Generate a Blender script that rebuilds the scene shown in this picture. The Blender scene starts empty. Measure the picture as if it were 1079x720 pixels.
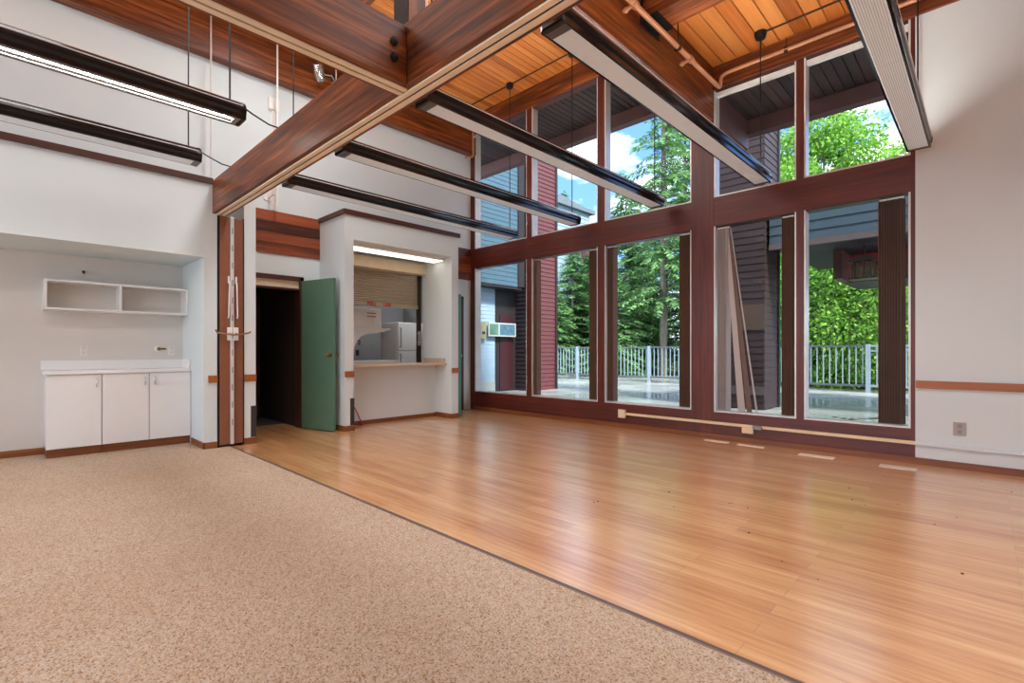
import bpy, bmesh, math, random
import numpy as np
from mathutils import Vector, Matrix

scene = bpy.context.scene
COL = scene.collection
R = math.radians

# ------------------------------------------------------------------ camera
cam_d = bpy.data.cameras.new('camera')
cam_d.sensor_width = 36.0
cam_d.lens = 36.0 * 518.4 / 1079.0
cam_d.shift_y = 10.3 / 1079.0
cam_d.clip_start = 0.05
cam_d.clip_end = 500
cam = bpy.data.objects.new('camera', cam_d)
COL.objects.link(cam)
cam.location = (0, 0, 1.1)
cam.rotation_euler = (R(90), 0, R(44.05))
scene.camera = cam

# ------------------------------------------------------------------ exposure
vs = scene.view_settings
vs.view_transform = 'Standard'
vs.look = 'None'
vs.gamma = 1.0
vs.use_curve_mapping = False
vs.exposure = 0.72
scene.cycles.use_denoising = True
scene.cycles.max_bounces = 10
scene.cycles.diffuse_bounces = 6
scene.cycles.glossy_bounces = 4
scene.cycles.transmission_bounces = 6
scene.cycles.transparent_max_bounces = 16
scene.cycles.caustics_reflective = False
scene.cycles.caustics_refractive = False
scene.cycles.sample_clamp_indirect = 6.0

# ------------------------------------------------------------------ tuning
SKY_FRONT = 2.6        # the north sky seen through the big windows
SKY_BACK = 4.4         # sky brightened behind the camera to add light to the room
SUN = 4.5
TUBE_ON = 55.0         # lit fluorescent tubes over the carpet
UP_FILL = 44.0  # glow strips added inside the lamps to light the ceilings
LENS_GLOW = 0.13       # ribbed lenses of the lamps over the wood floor
NICHE = 1.3


# ------------------------------------------------------------------ node helper
def srgb(r, g, b):
    def f(c):
        c /= 255.0
        return c / 12.92 if c <= 0.04045 else ((c + 0.055) / 1.055) ** 2.4
    return (f(r), f(g), f(b), 1.0)


class NT:
    def __init__(self, tree):
        self.t = tree
        self.n = tree.nodes
        self.l = tree.links

    def new(self, kind, **kw):
        nd = self.n.new(kind)
        for k, v in kw.items():
            setattr(nd, k, v)
        return nd

    def link(self, a, b):
        self.l.new(a, b)

    def math(self, op, a, b=None, c=None):
        nd = self.n.new('ShaderNodeMath')
        nd.operation = op
        for i, v in enumerate((a, b, c)):
            if v is None:
                continue
            if hasattr(v, 'is_output'):
                self.l.new(v, nd.inputs[i])
            else:
                nd.inputs[i].default_value = v
        return nd.outputs[0]

    def ramp(self, fac, stops):
        nd = self.n.new('ShaderNodeValToRGB')
        els = nd.color_ramp.elements
        while len(els) > 1:
            els.remove(els[-1])
        els[0].position = stops[0][0]
        els[0].color = stops[0][1]
        for p, c in stops[1:]:
            e = els.new(p)
            e.color = c
        self.l.new(fac, nd.inputs[0])
        return nd.outputs[0]

    def mixc(self, fac, a, b, mode='MIX'):
        nd = self.n.new('ShaderNodeMix')
        nd.data_type = 'RGBA'
        nd.blend_type = mode
        for sock, v in ((nd.inputs[0], fac), (nd.inputs[6], a), (nd.inputs[7], b)):
            if hasattr(v, 'is_output'):
                self.l.new(v, sock)
            else:
                sock.default_value = v
        return nd.outputs[2]

    def noise(self, vec, scale, detail=3.0, rough=0.5):
        nd = self.n.new('ShaderNodeTexNoise')
        nd.inputs['Scale'].default_value = scale
        nd.inputs['Detail'].default_value = detail
        nd.inputs['Roughness'].default_value = rough
        if vec is not None:
            self.l.new(vec, nd.inputs['Vector'])
        return nd.outputs[0]

    def mapping(self, vec, scale=(1, 1, 1), rot=(0, 0, 0)):
        nd = self.n.new('ShaderNodeMapping')
        nd.inputs['Scale'].default_value = scale
        nd.inputs['Rotation'].default_value = rot
        self.l.new(vec, nd.inputs['Vector'])
        return nd.outputs[0]


def new_mat(name):
    m = bpy.data.materials.new(name)
    m.use_nodes = True
    t = NT(m.node_tree)
    b = m.node_tree.nodes['Principled BSDF']
    return m, t, b


def bump(t, b, height, strength=0.2, dist=0.01):
    bn = t.new('ShaderNodeBump')
    bn.inputs['Strength'].default_value = strength
    bn.inputs['Distance'].default_value = dist
    t.link(height, bn.inputs['Height'])
    t.link(bn.outputs[0], b.inputs['Normal'])


def plain(name, col, rough=0.5, metal=0.0, var=0.06, scale=6.0, bmp=0.0, bscale=200.0):
    """Painted or moulded surface with a faint mottling."""
    m, t, b = new_mat(name)
    tc = t.new('ShaderNodeTexCoord')
    n = t.noise(tc.outputs['Object'], scale)
    lo = tuple(c * (1 - var) for c in col[:3]) + (1,)
    hi = tuple(min(1, c * (1 + var)) for c in col[:3]) + (1,)
    t.link(t.ramp(n, [(0.3, lo), (0.7, hi)]), b.inputs['Base Color'])
    b.inputs['Roughness'].default_value = rough
    b.inputs['Metallic'].default_value = metal
    if bmp:
        bump(t, b, t.noise(tc.outputs['Object'], bscale), bmp, 0.004)
    return m


def wood(name, dark, mid, light, axis, rough=0.45, fine=26.0, island=False, lo=0.3, hi=0.74):
    m, t, b = new_mat(name)
    tc = t.new('ShaderNodeTexCoord')
    s = [1, 1, 1]
    s['xyz'.index(axis)] = 0.05
    v = t.mapping(tc.outputs['Object'], tuple(s))
    n1 = t.noise(v, fine, 5, 0.6)
    n2 = t.noise(v, fine * 0.22, 3)
    f = t.math('ADD', t.math('MULTIPLY', n1, 0.6), t.math('MULTIPLY', n2, 0.4))
    if island:
        g = t.new('ShaderNodeNewGeometry')
        f = t.math('ADD', t.math('MULTIPLY', f, 0.75),
                   t.math('MULTIPLY', g.outputs['Random Per Island'], 0.3))
    t.link(t.ramp(f, [(lo, dark), ((lo + hi) / 2, mid), (hi, light)]), b.inputs['Base Color'])
    b.inputs['Roughness'].default_value = rough
    bump(t, b, n1, 0.08, 0.004)
    return m


def emit(name, col, strength):
    m, t, b = new_mat(name)
    b.inputs['Base Color'].default_value = col
    b.inputs['Emission Color'].default_value = col
    b.inputs['Emission Strength'].default_value = strength
    b.inputs['Roughness'].default_value = 0.4
    return m


# ------------------------------------------------------------------ world: partly cloudy sky
w = bpy.data.worlds.new('sky')
scene.world = w
w.use_nodes = True
t = NT(w.node_tree)
bg = w.node_tree.nodes['Background']
tc = t.new('ShaderNodeTexCoord')
sep = t.new('ShaderNodeSeparateXYZ')
t.link(tc.outputs['Generated'], sep.inputs[0])
blue = t.ramp(sep.outputs[2], [(0.0, srgb(128, 156, 194)), (0.25, srgb(88, 124, 182)), (0.9, srgb(44, 80, 150))])
cv = t.mapping(tc.outputs['Generated'], (1.0, 1.0, 2.2))
cn = t.noise(cv, 4.2, 7, 0.58)
cm = t.ramp(cn, [(0.45, (0, 0, 0, 1)), (0.60, (1, 1, 1, 1))])
sky = t.mixc(cm, blue, srgb(236, 238, 242))
back = t.math('MULTIPLY_ADD', sep.outputs[1], -1.0, 0.0)
back = t.math('MINIMUM', t.math('MAXIMUM', t.math('MULTIPLY_ADD', back, 1.1, 0.35), 0.0), 1.0)
stren = t.math('MULTIPLY_ADD', back, SKY_BACK - SKY_FRONT, SKY_FRONT)
t.link(t.mixc(back, sky, (1.0, 0.92, 0.80, 1), 'MULTIPLY'), bg.inputs[0])
t.link(stren, bg.inputs[1])

sun_d = bpy.data.lights.new('sun', 'SUN')
sun_d.energy = SUN
sun_d.angle = R(8)
sun_d.color = (1.0, 0.96, 0.88)
sun = bpy.data.objects.new('sun', sun_d)
COL.objects.link(sun)
sun.rotation_euler = (R(44), 0, R(72))       # high sun from behind the building


def area(name, loc, sx, sy, power, col=(0.96, 0.99, 1.0), spread=125):
    d = bpy.data.lights.new(name, 'AREA')
    d.shape = 'RECTANGLE'
    d.size, d.size_y = sx, sy
    d.energy = power
    d.color = col
    d.spread = R(spread)
    o = bpy.data.objects.new(name, d)
    COL.objects.link(o)
    o.location = loc


# fill lights added under the ceilings, out of view, to brighten the room
area('room_fill', (-0.1, 2.6, 4.60), 3.6, 1.4, 44)
area('room_fill.001', (0.6, -1.2, 4.60), 3.0, 1.4, 7)
area('room_fill.002', (-4.6, -0.6, 5.50), 2.6, 2.0, 24)
area('room_fill.003', (-4.6, 2.35, 5.25), 2.6, 0.6, 62, spread=180)

# ------------------------------------------------------------------ materials
WHITE = plain('white_wall_paint', srgb(212, 222, 223), 0.7, var=0.015, scale=2.0, bmp=0.05)
WHITE2 = plain('recess_wall_paint', srgb(212, 207, 200), 0.65, var=0.02, scale=2.0, bmp=0.05)
LAMI = plain('white_laminate', srgb(232, 231, 229), 0.35, var=0.01)
LAMIE = plain('laminate_shadow_gap', srgb(120, 116, 112), 0.6)
BD, BM_, BL = srgb(52, 22, 8), srgb(110, 54, 22), srgb(164, 92, 42)
BEAM = {a: wood('beam_wood_' + a, BD, BM_, BL, a, 0.42, 34, False, 0.37, 0.64) for a in 'xyz'}
FD, FM, FL = srgb(62, 22, 14), srgb(92, 35, 22), srgb(122, 50, 28)
FRAME = {a: wood('frame_wood_' + a, FD, FM, FL, a, 0.4, 30) for a in 'xyz'}
PANEL = wood('panel_wood', srgb(62, 26, 14), srgb(112, 52, 28), srgb(160, 84, 48), 'y', 0.45, 20, True, 0.40, 0.72)
TRIMD = {a: wood('dark_trim_' + a, srgb(54, 26, 20), srgb(78, 40, 30), srgb(98, 54, 42), a, 0.5) for a in 'xyz'}
BASEB = {a: wood('baseboard_wood_' + a, srgb(100, 54, 24), srgb(132, 76, 36), srgb(158, 98, 50), a, 0.4) for a in 'xy'}
RAIL = {a: wood('chair_rail_wood_' + a, srgb(134, 74, 20), srgb(164, 92, 30), srgb(186, 112, 44), a, 0.35) for a in 'xy'}
PLANK = wood('ceiling_planks', srgb(144, 74, 28), srgb(196, 114, 50), srgb(220, 146, 74), 'y', 0.4, 18, True)
PLANKB = wood('planks_gap', srgb(50, 24, 12), srgb(60, 30, 14), srgb(70, 36, 18), 'y', 0.7)
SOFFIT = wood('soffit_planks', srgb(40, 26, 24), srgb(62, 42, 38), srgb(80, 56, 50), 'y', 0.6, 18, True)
BEIGE = plain('beige_metal', srgb(236, 218, 192), 0.4)
ALU = plain('aluminium', srgb(214, 212, 208), 0.35, 0.25)
LAMPGREY = plain('lamp_end_grey', srgb(92, 92, 98), 0.4)
GLINT = plain('lamp_highlight', srgb(214, 222, 230), 0.3)  # colour of the painted highlight on the lamp housings
CHROME = plain('polished_metal', srgb(205, 205, 208), 0.2, 0.9)
BLACK = plain('black_enamel', srgb(20, 21, 23), 0.13, 0.0)
BLACKM = plain('black_steel', srgb(16, 15, 15), 0.5, 0.3)
CABLE = plain('black_cable', srgb(14, 14, 14), 0.6)
GREEN = plain('green_door_paint', srgb(88, 122, 102), 0.45, var=0.04)
TEAL = plain('teal_door_paint', srgb(84, 136, 128), 0.4, var=0.04)
BRASS = plain('brass', srgb(150, 108, 62), 0.28, 0.7)
BRONZE = plain('dark_bronze', srgb(70, 56, 40), 0.35, 0.8)
VINYL = plain('brown_vinyl', srgb(132, 82, 58), 0.5, var=0.08, bmp=0.1, bscale=400)
SHUT = plain('shutter_slats', srgb(172, 158, 136), 0.38, 0.25, var=0.03)
SHUTH = plain('shutter_housing', srgb(206, 190, 162), 0.45)
COUNTER = plain('counter_laminate', srgb(196, 172, 150), 0.4)
COPPER = plain('pipe_paint', srgb(196, 140, 104), 0.4, 0.1)
CREAM = plain('cream_plastic', srgb(232, 208, 168), 0.4)
OUTW = plain('outlet_white', srgb(222, 218, 212), 0.5)
PWHITE = plain('white_plastic', srgb(232, 230, 226), 0.4)
GREY = plain('grey_plastic', srgb(140, 140, 140), 0.5)
DKGREY = plain('dark_grey_rubber', srgb(48, 44, 44), 0.6)
APPL = plain('white_appliance', srgb(236, 238, 240), 0.3, var=0.01)
DARKIN = plain('dark_corridor', srgb(62, 52, 48), 0.7)  # corridor gloom put into the colour
DARKDOOR = plain('dark_brown_door', srgb(58, 42, 38), 0.5)
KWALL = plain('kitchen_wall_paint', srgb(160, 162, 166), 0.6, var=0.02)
RED = plain('red_plastic', srgb(176, 40, 34), 0.5)
BLIND = plain('brown_blind_slat', srgb(104, 78, 62), 0.55, var=0.05)
BLINDG = plain('grey_blind_slat', srgb(176, 168, 164), 0.55, var=0.04)
CONC = None
SIDEB = plain('blue_grey_siding', srgb(70, 98, 114), 0.6, var=0.05)
SIDEL = plain('pale_blue_siding', srgb(150, 174, 192), 0.6, var=0.04)
SIDER = plain('red_siding', srgb(98, 50, 54), 0.6, var=0.06)
SIDED = plain('brown_siding', srgb(44, 25, 25), 0.6, var=0.06)
DARKEXT = plain('dark_exterior_paint', srgb(38, 30, 34), 0.6)
FASCIA = plain('fascia_paint', srgb(96, 62, 58), 0.55)
GALV = plain('pale_blue_railing_paint', srgb(144, 162, 174), 0.45)
GALVD = plain('grey_railing_shoe', srgb(84, 92, 98), 0.5)
LENSMAT = None


def mat_floor():
    m, t, b = new_mat('oak_strip_floor')
    tc = t.new('ShaderNodeTexCoord')
    v = tc.outputs['Object']
    br = t.new('ShaderNodeTexBrick')
    t.link(v, br.inputs['Vector'])
    br.offset = 0.37
    br.inputs['Color1'].default_value = (0.0, 0.0, 0.0, 1)
    br.inputs['Color2'].default_value = (1, 1, 1, 1)
    br.inputs['Mortar'].default_value = (0.5, 0.5, 0.5, 1)
    br.inputs['Scale'].default_value = 1.0
    br.inputs['Brick Width'].default_value = 1.22
    br.inputs['Row Height'].default_value = 0.097
    br.inputs['Mortar Size'].default_value = 0.0009
    br.inputs['Bias'].default_value = 0.0
    gv = t.mapping(v, (0.06, 1, 1))
    n1 = t.noise(gv, 34, 5, 0.62)
    n2 = t.noise(gv, 7, 3)
    f = t.math('ADD', t.math('MULTIPLY', n1, 0.55), t.math('MULTIPLY', n2, 0.30))
    f = t.math('ADD', f, t.math('MULTIPLY', br.outputs['Color'], 0.10))
    c = t.ramp(f, [(0.32, srgb(190, 124, 72)), (0.5, srgb(224, 167, 110)), (0.68, srgb(242, 197, 144))])
    c = t.mixc(t.math('MULTIPLY', br.outputs['Fac'], 0.55), c, srgb(84, 46, 26))
    t.link(c, b.inputs['Base Color'])
    b.inputs['Roughness'].default_value = 0.3
    b.inputs['Specular IOR Level'].default_value = 0.6
    b.inputs['Coat Weight'].default_value = 1.0
    b.inputs['Coat Roughness'].default_value = 0.22
    b.inputs['Coat IOR'].default_value = 2.2
    bump(t, b, t.math('ADD', n1, t.math('MULTIPLY', br.outputs['Fac'], -2.0)), 0.05, 0.002)
    return m


def mat_carpet():
    m, t, b = new_mat('beige_loop_carpet')
    tc = t.new('ShaderNodeTexCoord')
    v = tc.outputs['Object']
    vo = t.new('ShaderNodeTexVoronoi')
    vo.inputs['Scale'].default_value = 165
    t.link(v, vo.inputs['Vector'])
    sp = t.new('ShaderNodeSeparateColor')
    t.link(vo.outputs['Color'], sp.inputs[0])
    loop = t.ramp(sp.outputs[0], [(0.0, srgb(134, 106, 82)), (0.22, srgb(174, 148, 122)),
                                  (0.6, srgb(190, 169, 147)), (0.85, srgb(201, 184, 166)), (1.0, srgb(170, 162, 153))])
    big = t.noise(v, 1.3, 4)
    c = t.mixc(t.ramp(big, [(0.35, (0, 0, 0, 1)), (0.7, (0.22, 0.22, 0.22, 1))]), loop, srgb(166, 128, 96))
    t.link(c, b.inputs['Base Color'])
    b.inputs['Roughness'].default_value = 0.95
    b.inputs['Specular IOR Level'].default_value = 0.15
    bump(t, b, t.math('MULTIPLY', vo.outputs['Distance'], -1.0), 0.45, 0.005)
    return m


def mat_deck():
    m, t, b = new_mat('wet_concrete')
    tc = t.new('ShaderNodeTexCoord')
    v = tc.outputs['Object']
    n = t.noise(v, 0.45, 3, 0.5)
    n2 = t.noise(v, 14, 4)
    c = t.ramp(n, [(0.35, srgb(140, 148, 148)), (0.65, srgb(180, 182, 176))])
    t.link(t.mixc(t.math('MULTIPLY', n2, 0.25), c, srgb(120, 120, 116)), b.inputs['Base Color'])
    r = t.ramp(n, [(0.34, (0.12, 0.12, 0.12, 1)), (0.66, (0.36, 0.36, 0.36, 1))])
    t.link(r, b.inputs['Roughness'])
    return m


def mat_glass():
    m, t, b = new_mat('window_glass')
    m.node_tree.nodes.remove(b)
    out = m.node_tree.nodes['Material Output']
    tr = t.new('ShaderNodeBsdfTransparent')
    tr.inputs[0].default_value = (0.96, 0.985, 0.98, 1)
    gl = t.new('ShaderNodeBsdfGlossy')
    gl.inputs['Roughness'].default_value = 0.0
    lw_ = t.new('ShaderNodeLayerWeight')
    fac = t.math('MULTIPLY_ADD', t.math('POWER', lw_.outputs['Facing'], 5.0), 0.6, 0.002)
    mx = t.new('ShaderNodeMixShader')
    t.link(fac, mx.inputs[0])
    t.link(tr.outputs[0], mx.inputs[1])
    t.link(gl.outputs[0], mx.inputs[2])
    t.link(mx.outputs[0], out.inputs[0])
    return m


def mat_lens():
    """Prismatic lamp lens: fine ribs across, faintly glowing from the tube behind."""
    m, t, b = new_mat('prismatic_lens')
    tc = t.new('ShaderNodeTexCoord')
    wv = t.new('ShaderNodeTexWave')
    wv.bands_direction = 'X'
    wv.inputs['Scale'].default_value = 26.0
    t.link(tc.outputs['Object'], wv.inputs['Vector'])
    c = t.ramp(wv.outputs['Fac'], [(0.0, srgb(178, 182, 184)), (1.0, srgb(224, 230, 234))])
    t.link(c, b.inputs['Base Color'])
    t.link(c, b.inputs['Emission Color'])
    b.inputs['Emission Strength'].default_value = LENS_GLOW
    b.inputs['Roughness'].default_value = 0.3
    bump(t, b, wv.outputs['Fac'], 0.3, 0.004)
    return m


def mat_leaf(name, cols, rough=0.55):
    m, t, b = new_mat(name)
    g = t.new('ShaderNodeNewGeometry')
    n = len(cols) - 1
    c = t.ramp(g.outputs['Random Per Island'], [(i / n, q) for i, q in enumerate(cols)])
    t.link(c, b.inputs['Base Color'])
    b.inputs['Roughness'].default_value = rough
    out = m.node_tree.nodes['Material Output']
    tl = t.new('ShaderNodeBsdfTranslucent')
    t.link(c, tl.inputs[0])
    mx = t.new('ShaderNodeMixShader')
    mx.inputs[0].default_value = 0.35
    t.link(b.outputs[0], mx.inputs[1])
    t.link(tl.outputs[0], mx.inputs[2])
    t.link(mx.outputs[0], out.inputs[0])
    return m


FLOOR = mat_floor()
CARPET = mat_carpet()
CONC = mat_deck()
GLASS = mat_glass()
LENSMAT = mat_lens()
TUBE = emit('lit_tube', (1.0, 0.95, 0.86, 1), TUBE_ON)
UPMAT = emit('up_fill_glow', (1.0, 0.95, 0.88, 1), UP_FILL)
NICHEM = emit('lit_niche_lens', (1.0, 0.9, 0.76, 1), NICHE)
FIRLEAF = mat_leaf('fir_needles', [srgb(66, 104, 66), srgb(98, 146, 88), srgb(128, 176, 104), srgb(160, 200, 128)])
FIRDARK = mat_leaf('dark_fir_needles', [srgb(34, 60, 44), srgb(52, 88, 58), srgb(78, 118, 76)])
CEDAR = mat_leaf('cedar_leaves', [srgb(72, 122, 42), srgb(108, 164, 56), srgb(144, 194, 72), srgb(180, 218, 104)])
BARK = plain('bark', srgb(120, 112, 104), 0.85, var=0.2, scale=9)


# ------------------------------------------------------------------ mesh builder
WLOC = {}


class MB:
    def __init__(self):
        self.v = []
        self.f = []

    def add(self, vs_, fs):
        o = len(self.v)
        self.v.extend([tuple(p) for p in vs_])
        self.f.extend([tuple(i + o for i in q) for q in fs])
        return self

    def box(self, x0, x1, y0, y1, z0, z1):
        if x0 > x1: x0, x1 = x1, x0
        if y0 > y1: y0, y1 = y1, y0
        if z0 > z1: z0, z1 = z1, z0
        v = [(x0, y0, z0), (x1, y0, z0), (x1, y1, z0), (x0, y1, z0),
             (x0, y0, z1), (x1, y0, z1), (x1, y1, z1), (x0, y1, z1)]
        f = [(3, 2, 1, 0), (4, 5, 6, 7), (0, 1, 5, 4), (1, 2, 6, 5), (2, 3, 7, 6), (3, 0, 4, 7)]
        return self.add(v, f)

    def rbox(self, x0, x1, y0, y1, z0, z1, r=0.01):
        """box with chamfered edges"""
        bm = bmesh.new()
        bmesh.ops.create_cube(bm, size=1.0)
        for q in bm.verts:
            q.co = Vector(((x0 + x1) / 2 + q.co.x * abs(x1 - x0), (y0 + y1) / 2 + q.co.y * abs(y1 - y0),
                           (z0 + z1) / 2 + q.co.z * abs(z1 - z0)))
        bmesh.ops.bevel(bm, geom=bm.edges[:], offset=r, segments=2, profile=0.5, affect='EDGES')
        return self.frombm(bm)

    def frombm(self, bm):
        bm.verts.index_update()
        self.add([q.co[:] for q in bm.verts], [[q.index for q in fc.verts] for fc in bm.faces])
        bm.free()
        return self

    def prism(self, poly, axis, a, b):
        """poly of 2-D points extruded along axis between a and b; points are the two other axes in order"""
        n = len(poly)

        def pt(p, c):
            if axis == 'x': return (c, p[0], p[1])
            if axis == 'y': return (p[0], c, p[1])
            return (p[0], p[1], c)
        v = [pt(p, a) for p in poly] + [pt(p, b) for p in poly]
        f = [tuple(range(n))[::-1], tuple(range(n, 2 * n))]
        f += [(i, (i + 1) % n, n + (i + 1) % n, n + i) for i in range(n)]
        return self.add(v, f)

    def tube(self, pts, r, seg=10, cap=True):
        pts = [Vector(p) for p in pts]
        n = len(pts)
        rings = []
        prev = None
        for i, p in enumerate(pts):
            d = (pts[min(i + 1, n - 1)] - pts[max(i - 1, 0)]).normalized()
            if prev is None:
                a = d.orthogonal().normalized()
            else:
                a = (prev - d * prev.dot(d)).normalized()
            prev = a
            b = d.cross(a)
            rr = r[i] if isinstance(r, (list, tuple)) else r
            rings.append([p + (a * math.cos(2 * math.pi * k / seg) + b * math.sin(2 * math.pi * k / seg)) * rr
                          for k in range(seg)])
        v = [q for ring in rings for q in ring]
        f = []
        for i in range(n - 1):
            for k in range(seg):
                k2 = (k + 1) % seg
                f.append((i * seg + k, i * seg + k2, (i + 1) * seg + k2, (i + 1) * seg + k))
        if cap:
            f.append(tuple(range(seg))[::-1])
            f.append(tuple(range((n - 1) * seg, n * seg)))
        return self.add(v, f)

    def ball(self, c, r, seg=12, sc=(1, 1, 1)):
        bm = bmesh.new()
        bmesh.ops.create_uvsphere(bm, u_segments=seg, v_segments=max(6, seg // 2), radius=r)
        for q in bm.verts:
            q.co = Vector((q.co.x * sc[0] + c[0], q.co.y * sc[1] + c[1], q.co.z * sc[2] + c[2]))
        return self.frombm(bm)

    def bounds(self):
        a = np.array(self.v)
        return a.min(0), a.max(0)

    def build(self, name, mat, parent=None, smooth=False, loc=None):
        if parent is not None:
            base = Vector(WLOC[parent.name])
        else:
            lo, hi = self.bounds()
            base = Vector(((lo[0] + hi[0]) / 2, (lo[1] + hi[1]) / 2, lo[2])) if loc is None else Vector(loc)
        me = bpy.data.meshes.new(name)
        me.from_pydata([tuple(Vector(p) - base) for p in self.v], [], self.f)
        me.validate()
        bm = bmesh.new()
        bm.from_mesh(me)
        bmesh.ops.recalc_face_normals(bm, faces=bm.faces[:])
        bm.to_mesh(me)
        bm.free()
        me.materials.append(mat)
        if smooth:
            for p in me.polygons:
                p.use_smooth = True
            me.set_sharp_from_angle(angle=R(40))
        o = bpy.data.objects.new(name, me)
        COL.objects.link(o)
        if parent is not None:
            o.parent = parent
        else:
            o.location = base
        WLOC[o.name] = tuple(base)
        return o


def box(*a):
    return MB().box(*a)


def tag(o, label, cat, group=None, kind=None):
    o['label'] = label
    o['category'] = cat
    if group: o['group'] = group
    if kind: o['kind'] = kind
    return o


def thing(name, label, cat, loc, group=None, kind=None):
    o = bpy.data.objects.new(name, None)
    o.empty_display_size = 0.1
    COL.objects.link(o)
    o.location = loc
    WLOC[o.name] = tuple(loc)
    return tag(o, label, cat, group, kind)


def struct(name, mb, mat, label, cat, parent=None, smooth=False):
    o = mb.build(name, mat, parent, smooth)
    if parent is None:
        tag(o, label, cat, kind='structure')
    return o


def clap(mb, axis, c, a0, a1, z0, z1, sign, board=0.15, th=0.022):
    """lap siding on the plane axis=c, facing sign; a is the other horizontal axis"""
    z = z0
    while z < z1 - 1e-4:
        zt = min(z + board, z1)
        poly = [(c - sign * 0.05, z), (c + sign * th, z), (c + sign * 0.004, zt), (c - sign * 0.05, zt)]
        if axis == 'x':
            v = [(p[0], a0, p[1]) for p in poly] + [(p[0], a1, p[1]) for p in poly]
        else:
            v = [(a0, p[0], p[1]) for p in poly] + [(a1, p[0], p[1]) for p in poly]
        f = [(0, 1, 2, 3), (7, 6, 5, 4)] + [(i, (i + 1) % 4, 4 + (i + 1) % 4, 4 + i) for i in range(4)]
        mb.add(v, f)
        z = zt
    return mb


# ================================================================== STRUCTURE
XL, XF, XB = -7.1, -6.3, -7.24       # upper left wall, front of the low wall, back of the recess
YW = 6.2                              # window wall
YC = 1.82                             # carpet edge
XR, YB = 3.4, -5.0
ZL, ZR = 5.55, 4.65                   # ceilings
CAP = 3.05

struct('floor', box(XL, XR, YC, YW + 0.14, -0.12, 0.0).box(-9.6, XL, 2.0, 3.1, -0.12, 0.0)
       .box(-9.4, XL, 3.1, 6.2, -0.12, 0.0), FLOOR, 'glossy honey oak strip floor reaching to the big windows', 'floor')
struct('carpet', box(XB - 0.1, XR, YB, YC, -0.12, 0.004), CARPET,
       'beige looped carpet covering the near half of the room', 'carpet')
struct('trim_1', MB().prism([(YC - 0.012, 0.0), (YC + 0.022, 0.0), (YC + 0.016, 0.007), (YC - 0.006, 0.009)], 'x', XF + 0.02, XR),
       plain('floor_strip_metal', srgb(124, 104, 94), 0.4, 0.4), 'thin dark metal strip between the carpet and the oak floor', 'floor strip')


# ceilings: tongue and groove boards running towards the windows
def planks(x0, x1, y0, y1, z, w=0.158, gap=0.008, th=0.03):
    mb = MB()
    x = x0
    while x < x1 - 0.02:
        xe = min(x + w, x1)
        mb.prism([(x + gap / 2, z + th), (x + gap / 2, z + 0.006), (x + gap / 2 + 0.006, z), (xe - gap / 2 - 0.006, z),
                  (xe - gap / 2, z + 0.006), (xe - gap / 2, z + th)], 'y', y0, y1)
        x = xe
    return mb


ceil = struct('ceiling', planks(XL - 0.1, -2.5, YB, YW + 0.14, ZL, 0.11), PLANK,
              'high ceiling of warm pine boards above the kitchen side', 'ceiling')
box(XL - 0.2, -2.4, YB - 0.1, YW + 0.14, ZL + 0.03, ZL + 0.15).build('roof_deck', PLANKB, ceil)
ceil2 = struct('ceiling.001', planks(-2.5, XR, YB, YW + 0.14, ZR), PLANK,
               'lower ceiling of orange pine boards above the right-hand windows', 'ceiling')
box(-2.5, XR + 0.1, YB - 0.1, YW + 0.14, ZR + 0.03, ZR + 0.15).build('roof_deck', PLANKB, ceil2)

# left side walls
struct('wall_left', box(XL - 0.15, XL, YB, YW + 0.14, CAP - 0.06, ZL), WHITE,
       'tall white wall above the kitchen box and the recess', 'wall')
lw = MB()
lw.box(XB - 0.12, XF, YB, 1.69, 2.155, CAP - 0.065)       # above the recess
lw.box(XB - 0.1, XF, 1.56, 1.69, 0, 2.155)              # pier beside the partition
struct('wall_left_front', lw, WHITE, 'white low wall around the cabinet recess', 'wall')
struct('wall_recess', box(XB - 0.12, XB, YB, 1.56, 0, 2.155), WHITE2, 'shaded back wall of the cabinet recess', 'wall')
struct('trim_2', box(XL, XF + 0.025, YB, 1.645, CAP - 0.065, CAP), TRIMD['y'],
       'dark wooden cap along the top of the low left wall', 'wall cap')
struct('wall_left_stub', box(XL - 0.1, XF, 1.97, 2.10, 0, CAP), WHITE,
       'short white wall end right of the brown folding partition', 'wall')
struct('wall_pocket', box(XL - 0.1, XL - 0.02, 1.69, 1.97, 0, CAP), DARKIN, 'dark back of the partition pocket', 'wall')
# door wall
dw = MB()
dw.box(XL - 0.15, XL, 2.99, 3.3, 0, 2.45)
dw.box(XL - 0.15, XL, 2.10, 2.99, 2.16, 2.45)
dw.box(XL - 0.15, XL, 5.2, 5.38, 0, 2.45).box(XL - 0.15, XL, 5.38, 6.02, 2.12, 2.45).box(XL - 0.15, XL, 6.02, YW, 0, 2.45)
dw.box(XL - 0.15, XL, 2.1, YW, 2.45, CAP - 0.06)
struct('wall_left_door', dw, WHITE, 'white wall around the two green doors', 'wall')
pn = MB()
for i in range(4):
    z0 = 2.45 + i * 0.1475
    pn.box(XL, XL + 0.02, 2.10, 3.245, z0 + 0.002, z0 + 0.1455)
    pn.box(XL, XL + 0.02, 5.255, YW, z0 + 0.002, z0 + 0.1455)
struct('trim_3', pn, PANEL, 'band of horizontal reddish boards above the doors', 'wood panelling')

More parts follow.
